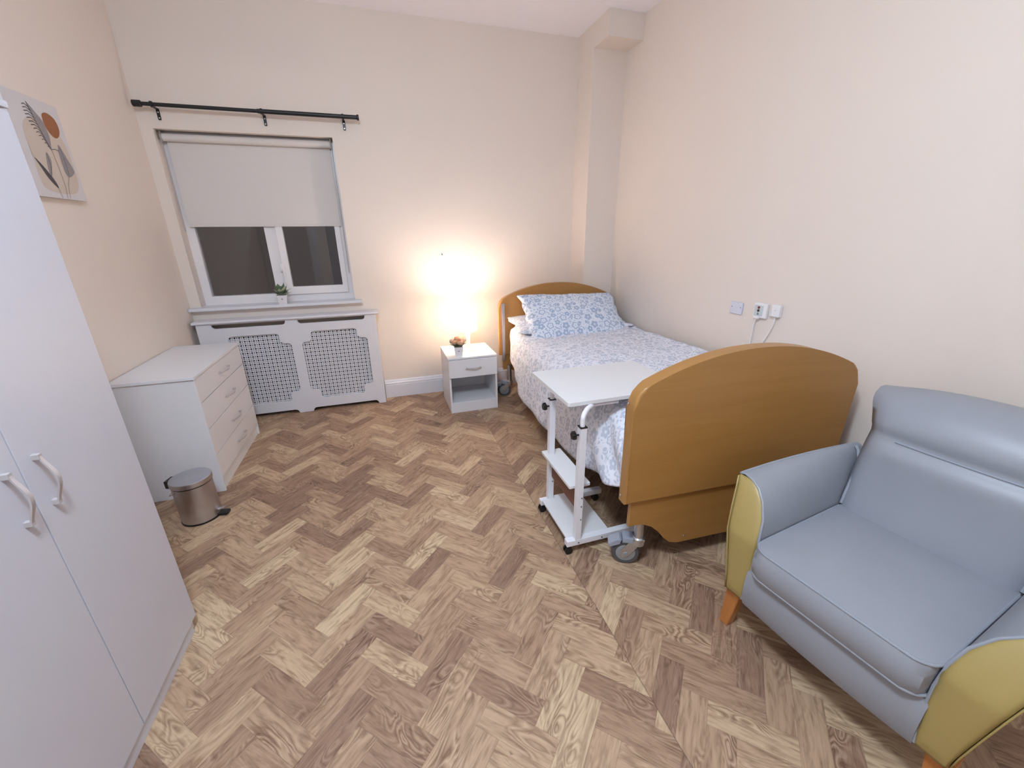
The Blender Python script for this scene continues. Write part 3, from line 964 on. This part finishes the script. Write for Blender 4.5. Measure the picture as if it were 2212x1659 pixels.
# mattress and platform
bm = bmesh.new(); box(bm, -.45, .45, .075, 2.185, .495, .612, bev=.045, seg=4); link('mattress', bm, MATT, bed)
bm = bmesh.new()
box(bm, -.44, .44, .075, 2.19, .455, .495, bev=.004)
for yy in (.30, .75, 1.25, 1.75, 2.0): box(bm, -.44, .44, yy, yy + .05, .41, .455)
link('mattress_platform', bm, DARKFR, bed)
bm = bmesh.new()
for xx in (-.30, .26): box(bm, xx, xx + .04, .06, 2.20, .30, .36, bev=.003)
for yy in (.10, 1.05, 2.10): box(bm, -.36, .36, yy, yy + .05, .16, .21, bev=.003)
for xx in (-.22, .20):
    tube(bm, [(xx, .30, .20), (xx, .9, .43)], .018, 8); tube(bm, [(xx, 1.9, .20), (xx, 1.3, .43)], .018, 8)
box(bm, -.06, .06, .6, 1.5, .2, .28, bev=.01)
link('base_frame', bm, DARKFR, bed)
def castor(x, y, rot, pedal=True):
    M = Matrix.Translation((x, y, 0)) @ Matrix.Rotation(rot, 4, 'Z') @ Matrix.Scale(1.2, 4)
    bm = bmesh.new()
    lathe(bm, [(.020, .085), (.024, .090), (.024, .118), (.018, .122), (.016, .245)], 20)
    for s in (-1, 1):
        prism(bm, [(-.052, .030), (-.034, .036), (.012, .105), (.020, .118), (-.022, .118), (-.062, .060)], 'y', s * .017 - .002, s * .017 + .002, bev=.0008)
    box(bm, -.022, .022, -.019, .019, .108, .120, bev=.003)
    f = link('castor_fork', bm, ZINC, bed); f.data.transform(M)
    bm = bmesh.new()
    lathe(bm, [(.030, -.014), (.047, -.014), (.050, -.010), (.050, .010), (.047, .014), (.030, .014)], 36, (-.042, 0, .050), 'y')
    w = link('tyre', bm, RUBBER, f); w.data.transform(M)
    bm = bmesh.new()
    lathe(bm, [(.010, -.0165), (.034, -.0150), (.038, -.012), (.038, .012), (.034, .0150), (.010, .0165)], 32, (-.042, 0, .050), 'y')
    lathe(bm, [(.007, -.023), (.009, -.019), (.009, .019), (.007, .023)], 16, (-.042, 0, .050), 'y')
    w = link('wheel_hub', bm, plain('hub_grey', lin(140, 140, 142), .4), f); w.data.transform(M)
    if pedal:
        bm = bmesh.new()
        prism(bm, [(-.104, .074), (-.066, .092), (-.060, .112), (-.068, .116), (-.082, .104), (-.108, .092)], 'y', -.022, .022, bev=.003)
        box(bm, -.058, -.018, -.022, .022, .100, .122, bev=.003)
        w = link('brake_pedal', bm, PEDAL, f); w.data.transform(M)
castor(-.418, .056, math.radians(-24))
castor(.440, .085, math.radians(150))
castor(-.452, HY - .01, math.radians(-8))
castor(.455, HY - .02, math.radians(120))
# ------------------------------------------------------------------ bedding
def grid_mesh(name, fn, nu, nv, mat, parent=None, thick=0.0, smooth=80):
    bm = bmesh.new()
    uvl = bm.loops.layers.uv.new('UVMap')
    V = [[None] * (nv + 1) for _ in range(nu + 1)]
    UV = {}
    for a in range(nu + 1):
        for b in range(nv + 1):
            co, uv = fn(a / nu, b / nv)
            v_ = bm.verts.new(co); V[a][b] = v_; UV[v_] = uv
    for a in range(nu):
        for b in range(nv):
            f = bm.faces.new((V[a][b], V[a + 1][b], V[a + 1][b + 1], V[a][b + 1]))
            for l in f.loops: l[uvl].uv = UV[l.vert]
    me = bpy.data.meshes.new(name)
    bm.to_mesh(me); bm.free()
    o = link_me(name, me, mat, parent, smooth)
    if thick:
        md = o.modifiers.new('thickness', 'SOLIDIFY'); md.thickness = thick; md.offset = -1
    return o

hem = [(.05, .40), (.15, .37), (.48, .285), (.89, .240), (1.31, .215), (1.65, .210), (1.80, .222), (1.95, .295), (2.12, .38)]
def section(pts, s):
    """point at fraction s of a polyline"""
    ls = [math.dist(p, q) for p, q in zip(pts, pts[1:])]
    tot = sum(ls); t = s * tot
    for (p, q), l in zip(zip(pts, pts[1:]), ls):
        if t <= l or (p, q) == (pts[-2], pts[-1]):
            k = min(1, t / l)
            return (p[0] + (q[0] - p[0]) * k, p[1] + (q[1] - p[1]) * k), s * tot
        t -= l
def duvet_fn(s, t):
    ly = .075 + t * (1.86 - .26 * max(0.0, min(1.0, (s - .60) / .32)) ** 1.3)
    side = 0.0
    zt = .650 + .008 * math.sin(ly * 2.1 + .5) - .030 * max(0, min(1, (ly - 1.45) / .35))
    hz = spl(hem, ly)
    pts = [(.515, .56), (.545, .60), (.550, .64), (.530, zt + .012), (.48, zt + .028)]
    pts += [(.30, zt + .012), (0, zt + .018), (-.25, zt + .012), (-.36, zt), (-.42, zt - .018), (-.462, zt - .055), (-.482, zt - .11), (-.492, .50), (-.500, (hz + .50) / 2), (-.503, hz + .03), (-.497, hz)]
    (x, z), ln = section(pts, s)
    # folds
    down = max(0, min(1, (zt - .05 - z) / .25)) if x < 0 else 0
    f = .005 * math.sin(ly * 13 + 2.2 * nz(ly * 2, s * 3)) * down + .010 * nz(ly * 4, s * 5, 3) * down
    x -= f + .008 * down
    if down == 0 or x > 0:
        z += .010 * nz(x * 3.2, ly * 2.6, 7) + .006 * nz(x * 7, ly * 9, 2) + .0035 * nz(x * 18, ly * 21, 5)
        # a soft roll where the cover bunches near the pillows
        z += .016 * math.exp(-((ly - 1.80 - .05 * x) / .055) ** 2) * (1 - min(1, abs(x) / .6) ** 4)
        z -= .010 * math.exp(-((ly - 1.68 + .10 * x) / .05) ** 2)
    # bunched folds at the foot
    if ly < .55 and down > 0:
        z += .02 * math.sin(ly * 24 + z * 18) * (.55 - ly)
        x -= .020 * math.sin(ly * 20 - z * 24) * (.55 - ly) / .5
    return (x, ly, z), (ln, ly)
def local_bed(o):
    o.location = (1.375, 1.150, 0); o.rotation_euler = (0, 0, BR); return o
dv = local_bed(grid_mesh('duvet', duvet_fn, 130, 190, FLORALD, None, .012))
tag(dv, 'white duvet with pale grey floral print spread over the bed', 'duvet')
def sheet_fn(s, t):
    ly = 1.45 + t * .715
    hz = spl(hem, ly) + .012
    zt = .622 + .05 * max(0, ly - 1.62)
    pts = [(.10, zt), (-.25, zt), (-.40, zt - .004), (-.445, zt - .03), (-.462, zt - .08), (-.470, .50), (-.478, (hz + .5) / 2), (-.482, hz)]
    (x, z), ln = section(pts, s)
    down = max(0, min(1, (zt - z) / .2))
    x -= down * (.006 * math.sin(ly * 30 + s * 2) + .008 * nz(ly * 8, s * 5)) - .03 * t * t * down
    z += (1 - down) * .008 * nz(x * 6, ly * 6)
    return (x, ly, z), (ln + .5, ly + .3)
sh = local_bed(grid_mesh('bed_sheet', sheet_fn, 60, 50, FLORALD, None, .006))
tag(sh, 'pale floral sheet hanging over the mattress edge below the headboard', 'sheet')

def pillow(name, label, W, D, T, M, mat, seed):
    def fn_side(sign):
        def fn(s, t):
            u, v_ = s * 2 - 1, t * 2 - 1
            x = W / 2 * u * (1 - .05 * (1 - v_ * v_)) 
            y = D / 2 * v_ * (1 - .07 * (1 - u * u))
            iu, iv = max(0, 1 - abs(u) ** 3.2), max(0, 1 - abs(v_) ** 2.6)
            h = T / 2 * (iu * iv) ** .62
            wr = .006 * nz(u * 5 + seed, v_ * 5, 2) + .0035 * nz(u * 13 + seed, v_ * 11, 5)
            edge = .006 * math.sin(v_ * 15 + seed) * abs(u) ** 8 + .005 * math.sin(u * 19 + seed) * abs(v_) ** 8
            x += edge
            z = sign * (h + wr * min(1, h / .02)) + .010 * abs(u) ** 5 * math.sin(v_ * 6 + seed)
            return (x, y, z), (x + .7 + seed, y + .5)
        return fn
    bm = bmesh.new()
    o1 = grid_mesh(name, fn_side(1), 60, 44, mat)
    o2 = grid_mesh('tmp', fn_side(-1), 60, 44, mat)
    bm.from_mesh(o1.data)
    bm2 = bmesh.new(); bm2.from_mesh(o2.data)
    bmesh.ops.reverse_faces(bm2, faces=bm2.faces)
    m2 = bpy.data.meshes.new('t'); bm2.to_mesh(m2); bm2.free()
    bm.from_mesh(m2)
    bmesh.ops.remove_doubles(bm, verts=bm.verts, dist=.0008)
    me = o1.data
    bm.to_mesh(me); bm.free()
    me.shade_smooth()
    bpy.data.objects.remove(o2)
    o1.matrix_world = M
    return tag(o1, label, 'pillow', 'pillows on the bed')
# under pillow lies flat, top pillow leans against it
pillow('pillow', 'lower pale floral pillow lying flat mostly hidden under the leaning pillow', 1.02, .42, .13,
       Matrix.Translation((1.515, 3.170, .688)) @ Matrix.Rotation(BR, 4, 'Z') @ Matrix.Rotation(math.radians(8), 4, 'X'), FLORALD, 1.3)
pillow('pillow', 'blue floral pillow propped up in front of the headboard', .89, .56, .19,
       Matrix.Translation((1.528, 3.090, .738)) @ Matrix.Rotation(BR * .4, 4, 'Z') @ Matrix.Rotation(math.radians(1.5), 4, 'Y') @ Matrix.Rotation(math.radians(39), 4, 'X'), FLORAL, 4.1)

# ------------------------------------------------------------------ overbed table
ot = thing('overbed_table', 'white wheeled overbed table with adjustable posts standing over the bed edge', 'table', (.86, 1.55, 0))
T0 = .738
bm = bmesh.new()
prism(bm, rect(.690, 1.290, 1.420, 1.862, .010), 'z', T0 - .016, T0, bev=.0015)
L(link('tabletop', bm, TOPW, ot))
FP, BP = 1.376, 1.700
for py, ztop in ((FP, .645), (BP, .645)):
    bm = bmesh.new(); box(bm, .722, .752, py - .015, py + .015, .072, ztop, bev=.002)
    po = L(link('post', bm, METW, ot))
    for zz in (.255, .300, .185):
        bm = bmesh.new()
        lathe(bm, [(.0038, 0), (.0038, -.002)], 10, (.744, py - .015, zz), 'y')
        o = link('bolt', bm, INK, po); o.data.transform(Matrix.Translation(-ot.location))
    bm = bmesh.new(); box(bm, .7205, .7535, py - .0165, py + .0165, ztop - .002, ztop + .003, bev=.001)
    o = link('post_cap', bm, BLACKP, po); o.data.transform(Matrix.Translation(-ot.location))
    bm = bmesh.new()
    yq = py + (.0 if py == FP else 0)
    pts = [(.737, yq, .40), (.737, yq, ztop + .035)] + [(.737 + .078 * (1 - math.cos(a)), yq + (.062 if py == FP else -.03) * (1 - math.cos(a)), ztop + .035 + .040 * math.sin(a)) for a in [PI / 2 * q / 8 for q in range(1, 9)]]
    e = pts[-1]
    pts += [(e[0] + .05, e[1], e[2]), (e[0] + .12, e[1], e[2])]
    pts = [(x, y, min(z, T0 - .016 - .0105)) for x, y, z in pts]
    tube(bm, pts, .0105, 14)
    L(link('support_arm', bm, METW, ot))
    bm = bmesh.new()
    kx, kz = .706, ztop - .035
    lathe(bm, [(.004, .0), (.004, -.016)], 10, (.722, py, kz), 'x')
    star = []
    for q in range(24):
        a = q / 24 * 2 * PI
        rr = .0165 + .0035 * math.cos(5 * a)
        star.append((py + rr * math.cos(a), kz + rr * math.sin(a)))
    prism(bm, star, 'x', .690, .706, bev=.002)
    L(link('locking_knob', bm, BLACKP, ot))
bm = bmesh.new()
for py in (FP, BP):
    pass
prism(bm, rect(.700, .803, 1.398, 1.735, .004), 'z', .332, .345, bev=.001)
L(link('middle_shelf', bm, TOPW, ot))
bm = bmesh.new(); box(bm, .738, .750, FP + .015, BP - .015, .215, .318, bev=.001)
L(link('cross_panel', bm, BROWNB, ot))
bm = bmesh.new(); box(bm, .688, .905, FP + .014, BP - .014, .070, .080, bev=.001)
L(link('base_shelf', bm, TOPW, ot))
for py in (FP, BP):
    bm = bmesh.new(); box(bm, .682, 1.040, py - .016, py + .016, .045, .074, bev=.002)
    ft = L(link('foot_bar', bm, METW, ot))
    for xx in (.740, .86):
        bm = bmesh.new()
        lathe(bm, [(.004, 0), (.004, -.002)], 10, (xx, py - .016, .058), 'y')
        o = link('bolt', bm, INK, ft); o.data.transform(Matrix.Translation(-ot.location))
    for xx in (.700, 1.015):
        bm = bmesh.new()
        lathe(bm, [(.006, .045), (.006, .030)], 10, (xx, py, 0))
        box(bm, xx - .014, xx + .010, py - .012, py + .012, .022, .036, bev=.004)
        for s in (-1, 1):
            lathe(bm, [(.010, -.005), (.0185, -.005), (.019, 0), (.0185, .005), (.010, .005)], 20, (xx - .006, py + s * .009, .0195), 'y')
        L(link('castor', bm, BLACKP, ot))

# ------------------------------------------------------------------ wall plates
def plate_at(name, label, cat, y0, y1, z0, z1, dep, mat):
    t = thing(name, label, cat, (XR, (y0 + y1) / 2, (z0 + z1) / 2))
    bm_ = bmesh.new(); box(bm_, XR - dep, XR - .0005, y0, y1, z0, z1, bev=min(.005, dep * .4), seg=3)
    L(link('face_plate', bm_, mat, t))
    return t
t = plate_at('blanking_plate', 'square blank bluish white wall plate with two screws on the right wall', 'wall plate', 1.912, 2.003, .930, 1.002, .009, SWITCH)
for yy in (1.925, 1.990):
    bm = bmesh.new(); lathe(bm, [(.0032, 0), (.0032, -.0008)], 10, (XR - .009, yy, .972), 'x'); L(link('screw', bm, INK, t))
t = plate_at('nurse_call_point', 'white nurse call point with red and black buttons on the right wall', 'call point', 1.737, 1.824, .938, 1.022, .020, UPVC)
bm = bmesh.new(); box(bm, XR - .0215, XR - .019, 1.760, 1.815, .950, 1.008, bev=.0008); L(link('label', bm, LABELG, t))
for zz, m_, n_ in ((.996, REDP, 'red_button'), (.979, BLACKP, 'black_button')):
    bm = bmesh.new(); lathe(bm, [(.0075, -.0215), (.0075, -.0235), (.005, -.0245)], 20, (XR, 1.788, zz), 'x'); L(link(n_, bm, m_, t))
bm = bmesh.new(); prism(bm, [(1.781, .955), (1.795, .955), (1.788, .969)], 'x', XR - .0228, XR - .021); L(link('printed_triangle', bm, INK, t))
bm = bmesh.new(); box(bm, XR - .034, XR - .018, 1.772, 1.808, .934, .950, bev=.004); L(link('plug', bm, UPVC, t))
t2 = plate_at('bell_push_unit', 'narrow white call unit with a side clip right of the nurse call point', 'call unit', 1.655, 1.705, .960, 1.026, .026, UPVC)
bm = bmesh.new(); box(bm, XR - .024, XR - .004, 1.706, 1.712, .962, .990, bev=.001); L(link('clip', bm, METW, t2))
bm = bmesh.new(); lathe(bm, [(.002, 0), (.002, -.001)], 8, (XR - .026, 1.68, .996), 'x'); L(link('indicator', bm, INK, t2))
for pts, lab in (([(XR - .026, 1.790, .936), (XR - .024, 1.797, .915), (XR - .016, 1.806, .87), (XR - .010, 1.812, .82), (XR - .008, 1.815, .72), (XR - .008, 1.82, .5), (XR - .024, 1.83, .2), (XR - .024, 1.83, .02)], 'white cord running down from the nurse call point behind the footboard'),
                 ([(XR - .013, 1.683, .962), (XR - .014, 1.683, .93), (XR - .014, 1.692, .89), (XR - .012, 1.71, .85), (XR - .010, 1.735, .79), (XR - .008, 1.75, .70), (XR - .008, 1.76, .5), (XR - .024, 1.77, .2), (XR - .024, 1.78, .02)], 'white cord curving down from the narrow call unit behind the footboard')):
    bm = bmesh.new()
    fine = []
    for q in range(len(pts) - 1):
        for s in range(6):
            tt = q + s / 6
            fine.append(tuple(spl([(k, p[c]) for k, p in enumerate(pts)], tt) for c in range(3)))
    fine.append(pts[-1])
    tube(bm, fine, .0042, 8)
    tag(link('power_cord', bm, UPVC), lab, 'cord', 'cords below the wall units')
hk = bmesh.new()
lathe(hk, [(.006, 0), (.006, -.005), (.003, -.008)], 12, (.5425, YB, 1.246), 'y')
tube(hk, [(.5425, YB - .006, 1.246), (.5425, YB - .014, 1.243), (.545, YB - .014, 1.237)], .0018, 6)
tag(link('wall_hook', hk, ZINC), 'tiny metal wall hook above the bedside lamp', 'hook')

# ------------------------------------------------------------------ armchair
# local axes: +x to the sitter's... u runs along the front edge towards the camera, v runs to the back
AO = Vector((1.0875, .555, 0))
EU = Vector((.137, -.9906, 0)); EV = Vector((.9906, .137, 0))
arot = math.atan2(EU.y, EU.x)
ac = thing('armchair', 'grey blue vinyl armchair with mustard side panels and wooden legs', 'armchair', AO, arot)
def Pv(u, v_, w): return Vector((u, v_, w))     # local: x=u, y=v
prof_in = [(.240, .188), (.235, .23), (.230, .30), (.229, .38), (.233, .45), (.246, .505), (.272, .553), (.302, .583), (.334, .598), (.364, .604), (.376, .601)]
prof_out = [(.378, .592), (.368, .56), (.352, .50), (.335, .42), (.320, .33), (.306, .24), (.300, .183)]
def lean(w): return .030 + (.075 * max(0, (w - .42) / .18) ** 1.3 if w > .42 else 0) - (.012 if w < .2 else 0) * 0
NV = 16
def armpt(u, w, t, sgn):
    v_ = lean(w) * (1 - t) + t * .64
    top = max(0, (w - .45) / .15)
    uu = u - (.085 * max(0, (u - .236)) / .14) * t ** 1.2 
    ww = w + .032 * min(1, top) * math.sin(t * PI / 2)
    return Pv(sgn * uu, v_, ww)
for sgn in (-1, 1):
    bm = bmesh.new()
    loop = prof_in + prof_out
    prev = None
    for q in range(NV + 1):
        t = q / NV
        ring = [bm.verts.new(armpt(u, w, t, sgn)) for u, w in loop]
        if prev:
            for k in range(len(ring)):
                bm.faces.new((prev[k], prev[(k + 1) % len(ring)], ring[(k + 1) % len(ring)], ring[k]))
        prev = ring
    bm.faces.new(prev)
    arm = link('armrest', bm, LEATHER, ac, smooth=50)
    # mustard front panel, slightly padded, rounding over at the bottom
    bm = bmesh.new()
    prev = None
    NWp, NUp = 40, 10
    for q in range(NWp + 1):
        w = .184 + (.598 - .184) * q / NWp
        ui = spl([(b_, a_) for a_, b_ in prof_in], max(.188, w))
        uo = spl([(b_, a_) for a_, b_ in prof_out[::-1]], min(w, .592))
        row = []
        for k in range(NUp + 1):
            f = k / NUp
            u = ui + (uo - ui) * f
            bul = .007 * (1 - (2 * f - 1) ** 4) * min(1, q / 3) * min(1, (NWp - q) / 2 + .1)
            row.append(bm.verts.new(Pv(sgn * u, lean(w) - bul + .001, w)))
        if prev:
            for k in range(NUp): bm.faces.new((prev[k], prev[k + 1], row[k + 1], row[k]))
        prev = row
    o = link('arm_front_panel', bm, YELLOW, ac, smooth=60)
    md = o.modifiers.new('thickness', 'SOLIDIFY'); md.thickness = .003; md.offset = 0
    # mustard outer panel
    bm = bmesh.new()
    prev = None
    for q in range(NV + 1):
        t = q / NV
        ring = []
        for k, (u, w) in enumerate(prof_out):
            ring.append(bm.verts.new(armpt(u + .004, w - (.002 if k == 0 else 0), t, sgn) + Vector((0, -.002 if q == 0 else 0, 0))))
        if prev:
            for k in range(len(ring) - 1): bm.faces.new((prev[k], prev[k + 1], ring[k + 1], ring[k]))
        prev = ring
    o = link('arm_outer_panel', bm, YELLOW, ac, smooth=60)
    md = o.modifiers.new('thickness', 'SOLIDIFY'); md.thickness = .003; md.offset = 0
    bm = bmesh.new()
    tube(bm, [armpt(u - .001, w + (.001 if w > .5 else 0), 0, sgn) for u, w in prof_in], .0040, 8)
    link('piping', bm, PIPING, arm)
    bm = bmesh.new()
    tube(bm, [armpt(.379, .600, q / NV, sgn) for q in range(NV + 1)], .0040, 8)
    link('piping', bm, PIPING, arm)
# seat base and front rail
bm = bmesh.new()
prev = None
nU = 14
for q in range(nU + 1):
    u = -.236 + .472 * q / nU
    b = .010 * (1 - (2 * q / nU - 1) ** 2)
    ring = [bm.verts.new(Pv(u, v_, w)) for v_, w in ((.060, .165), (.036 - b, .170), (.024 - b, .20), (.018 - b, .25), (.020 - b, .30), (.030 - b, .328), (.060, .335), (.52, .335), (.52, .165))]
    if prev:
        for k in range(len(ring)): bm.faces.new((prev[k], prev[(k + 1) % 9], ring[(k + 1) % 9], ring[k]))
    else: bm.faces.new(ring)
    prev = ring
bm.faces.new(prev)
link('seat_base', bm, LEATHER, ac, smooth=50)
# cushion
def cushion():
    bm_ = bmesh.new()
    box(bm_, -.226, .226, -.004, .500, .336, .442, bev=0)
    bmesh.ops.subdivide_edges(bm_, edges=bm_.edges[:], cuts=10, use_grid_fill=True)
    for v_ in bm_.verts:
        x, y, z = v_.co
        tx = min(1, abs(x) / .226); ty = abs((y - .248) / .252)
        if z > .43: v_.co.z += .016 * (1 - tx ** 3) * (1 - min(1, ty) ** 3)
        k = (1 - ((z - .389) / .053) ** 2)
        if tx > .97: v_.co.x += math.copysign(.004 * k, x)
        if y < .01: v_.co.y -= .013 * k
        # round the front corners in plan
        cxn = abs(x) - (.226 - .05); cyn = .046 - v_.co.y
        if cxn > 0 and cyn > 0:
            d = math.hypot(cxn, cyn)
            m_ = max(cxn, cyn)
            s = m_ / d
            v_.co.x = math.copysign(.176 + cxn * s, x); v_.co.y = .046 - cyn * s
    return bm_
cu_o = link('seat_cushion', cushion(), LEATHER, ac, smooth=50)
def plan(z, off=0.0):
    pts = [(-.226 - off, .48)] + [(-.226 - off, .1)]
    pts += [(-.176 + .05 * math.cos(a) - off * .5 * 0, .046 + .05 * math.sin(a)) for a in [PI + PI / 2 * q / 8 for q in range(9)]]
    pts += [(.176 + .05 * math.cos(a), .046 + .05 * math.sin(a)) for a in [PI * 1.5 + PI / 2 * q / 8 for q in range(9)]]
    pts += [(.226 + off, .1), (.226 + off, .48)]
    return [(x, y, z) for x, y in pts]
bm = bmesh.new(); tube(bm, plan(.441), .0040, 8); link('piping', bm, PIPING, cu_o)
bm = bmesh.new(); tube(bm, plan(.338), .0040, 8); link('piping', bm, PIPING, cu_o)
# back
vfront = [(.33, .470), (.42, .478), (.48, .492), (.55, .510), (.62, .522), (.68, .530), (.712, .548), (.730, .560), (.76, .560), (.80, .574), (.84, .598), (.870, .630), (.888, .672)]
hwid = [(.33, .236), (.50, .245), (.60, .244), (.68, .240), (.74, .246), (.80, .262), (.85, .284), (.888, .298)]
bm = bmesh.new()
prev = None
NW = 34
NB = 18
def backpt(k, w, t):
    """k: -1..1 across the front"""
    hw = spl(hwid, w)
    crease = math.exp(-((w - .722) / .016) ** 2)
    v_ = spl(vfront, w)
    inner = 1 - max(0, (abs(k) - .66) / .34) if abs(k) > .66 else 1
    v_ = v_ - .006 * math.exp(-((w - .79) / .05) ** 2) * inner + .007 * crease * inner - .012 * (1 - k * k)
    v_ += .030 * max(0, abs(k) - .86) / .14
    drop = .038 * abs(k) ** 2.2 * max(0, (w - .74) / .15)
    return Pv(hw * k, v_, w - drop)
rings = []
for q in range(NW + 1):
    w = .33 + (.888 - .33) * q / NW
    ring = [bm.verts.new(backpt(-1 + 2 * k / NB, w, 0)) for k in range(NB + 1)]
    hw = spl(hwid, w)
    vb = max(spl(vfront, w) + .085, .60 + (w - .33) * .27)
    drop = .038 * max(0, (w - .74) / .15)
    for k in range(NB + 1):
        kk = 1 - 2 * k / NB
        ring.append(bm.verts.new(Pv(hw * .985 * kk, vb, w - drop * abs(kk) ** 2.2 - (.006 if q == NW else 0))))
    rings.append(ring)
for r0, r1 in zip(rings, rings[1:]):
    n = len(r0)
    for k in range(n): bm.faces.new((r0[k], r0[(k + 1) % n], r1[(k + 1) % n], r1[k]))
bm.faces.new(rings[0][::-1])
top = rings[-1]
# rounded roll along the top
for k in range(NB):
    a, b = top[k], top[k + 1]
    c, d = top[2 * NB + 1 - k - 1], top[2 * NB + 1 - k]
    ma = (a.co + d.co) / 2 + Vector((0, 0, .006)); mb = (b.co + c.co) / 2 + Vector((0, 0, .006))
    if k == 0: pm = bm.verts.new(ma)
    nm = bm.verts.new(mb)
    bm.faces.new((a, b, nm, pm)); bm.faces.new((pm, nm, c, d))
    if k == 0: bm.faces.new((a, pm, d))
    if k == NB - 1: bm.faces.new((b, c, nm))
    pm = nm
bk = link('backrest', bm, LEATHER, ac, smooth=60)
bm = bmesh.new()
tube(bm, [backpt(k / 20 * .64, .722, 0) + Vector((0, -.003, 0)) for k in range(-20, 21)], .0045, 8)
link('piping', bm, PIPING, bk)
for sgn in (-1, 1):
    bm = bmesh.new()
    pts = [Pv(sgn * u, v_, w) for u, v_, w in ((.226, .492, .448), (.228, .505, .49), (.231, .525, .53), (.236, .550, .570), (.247, .575, .605), (.263, .592, .628), (.276, .602, .634))]
    tube(bm, pts, .0055, 8)
    link('piping', bm, PIPING, bk)
# legs
for u, v_, su, sv in ((-.283, .082, -1, -1), (.283, .082, 1, -1), (-.25, .56, -1, 1), (.25, .56, 1, 1)):
    bm = bmesh.new()
    tp, bt = .027, .017
    r0 = [bm.verts.new(Pv(u + a * tp, v_ + b * tp, .185)) for a, b in ((-1, -1), (1, -1), (1, 1), (-1, 1))]
    cx, cy = u + su * .014, v_ + sv * .012
    r1 = [bm.verts.new(Pv(cx + a * bt, cy + b * bt, 0)) for a, b in ((-1, -1), (1, -1), (1, 1), (-1, 1))]
    bm.faces.new(r0); bm.faces.new(r1[::-1])
    for k in range(4): bm.faces.new((r0[k], r1[k], r1[(k + 1) % 4], r0[(k + 1) % 4]))
    bmesh.ops.bevel(bm, geom=bm.edges[:], offset=.002, segments=2, affect='EDGES')
    link('leg', bm, LEGWOOD, ac)
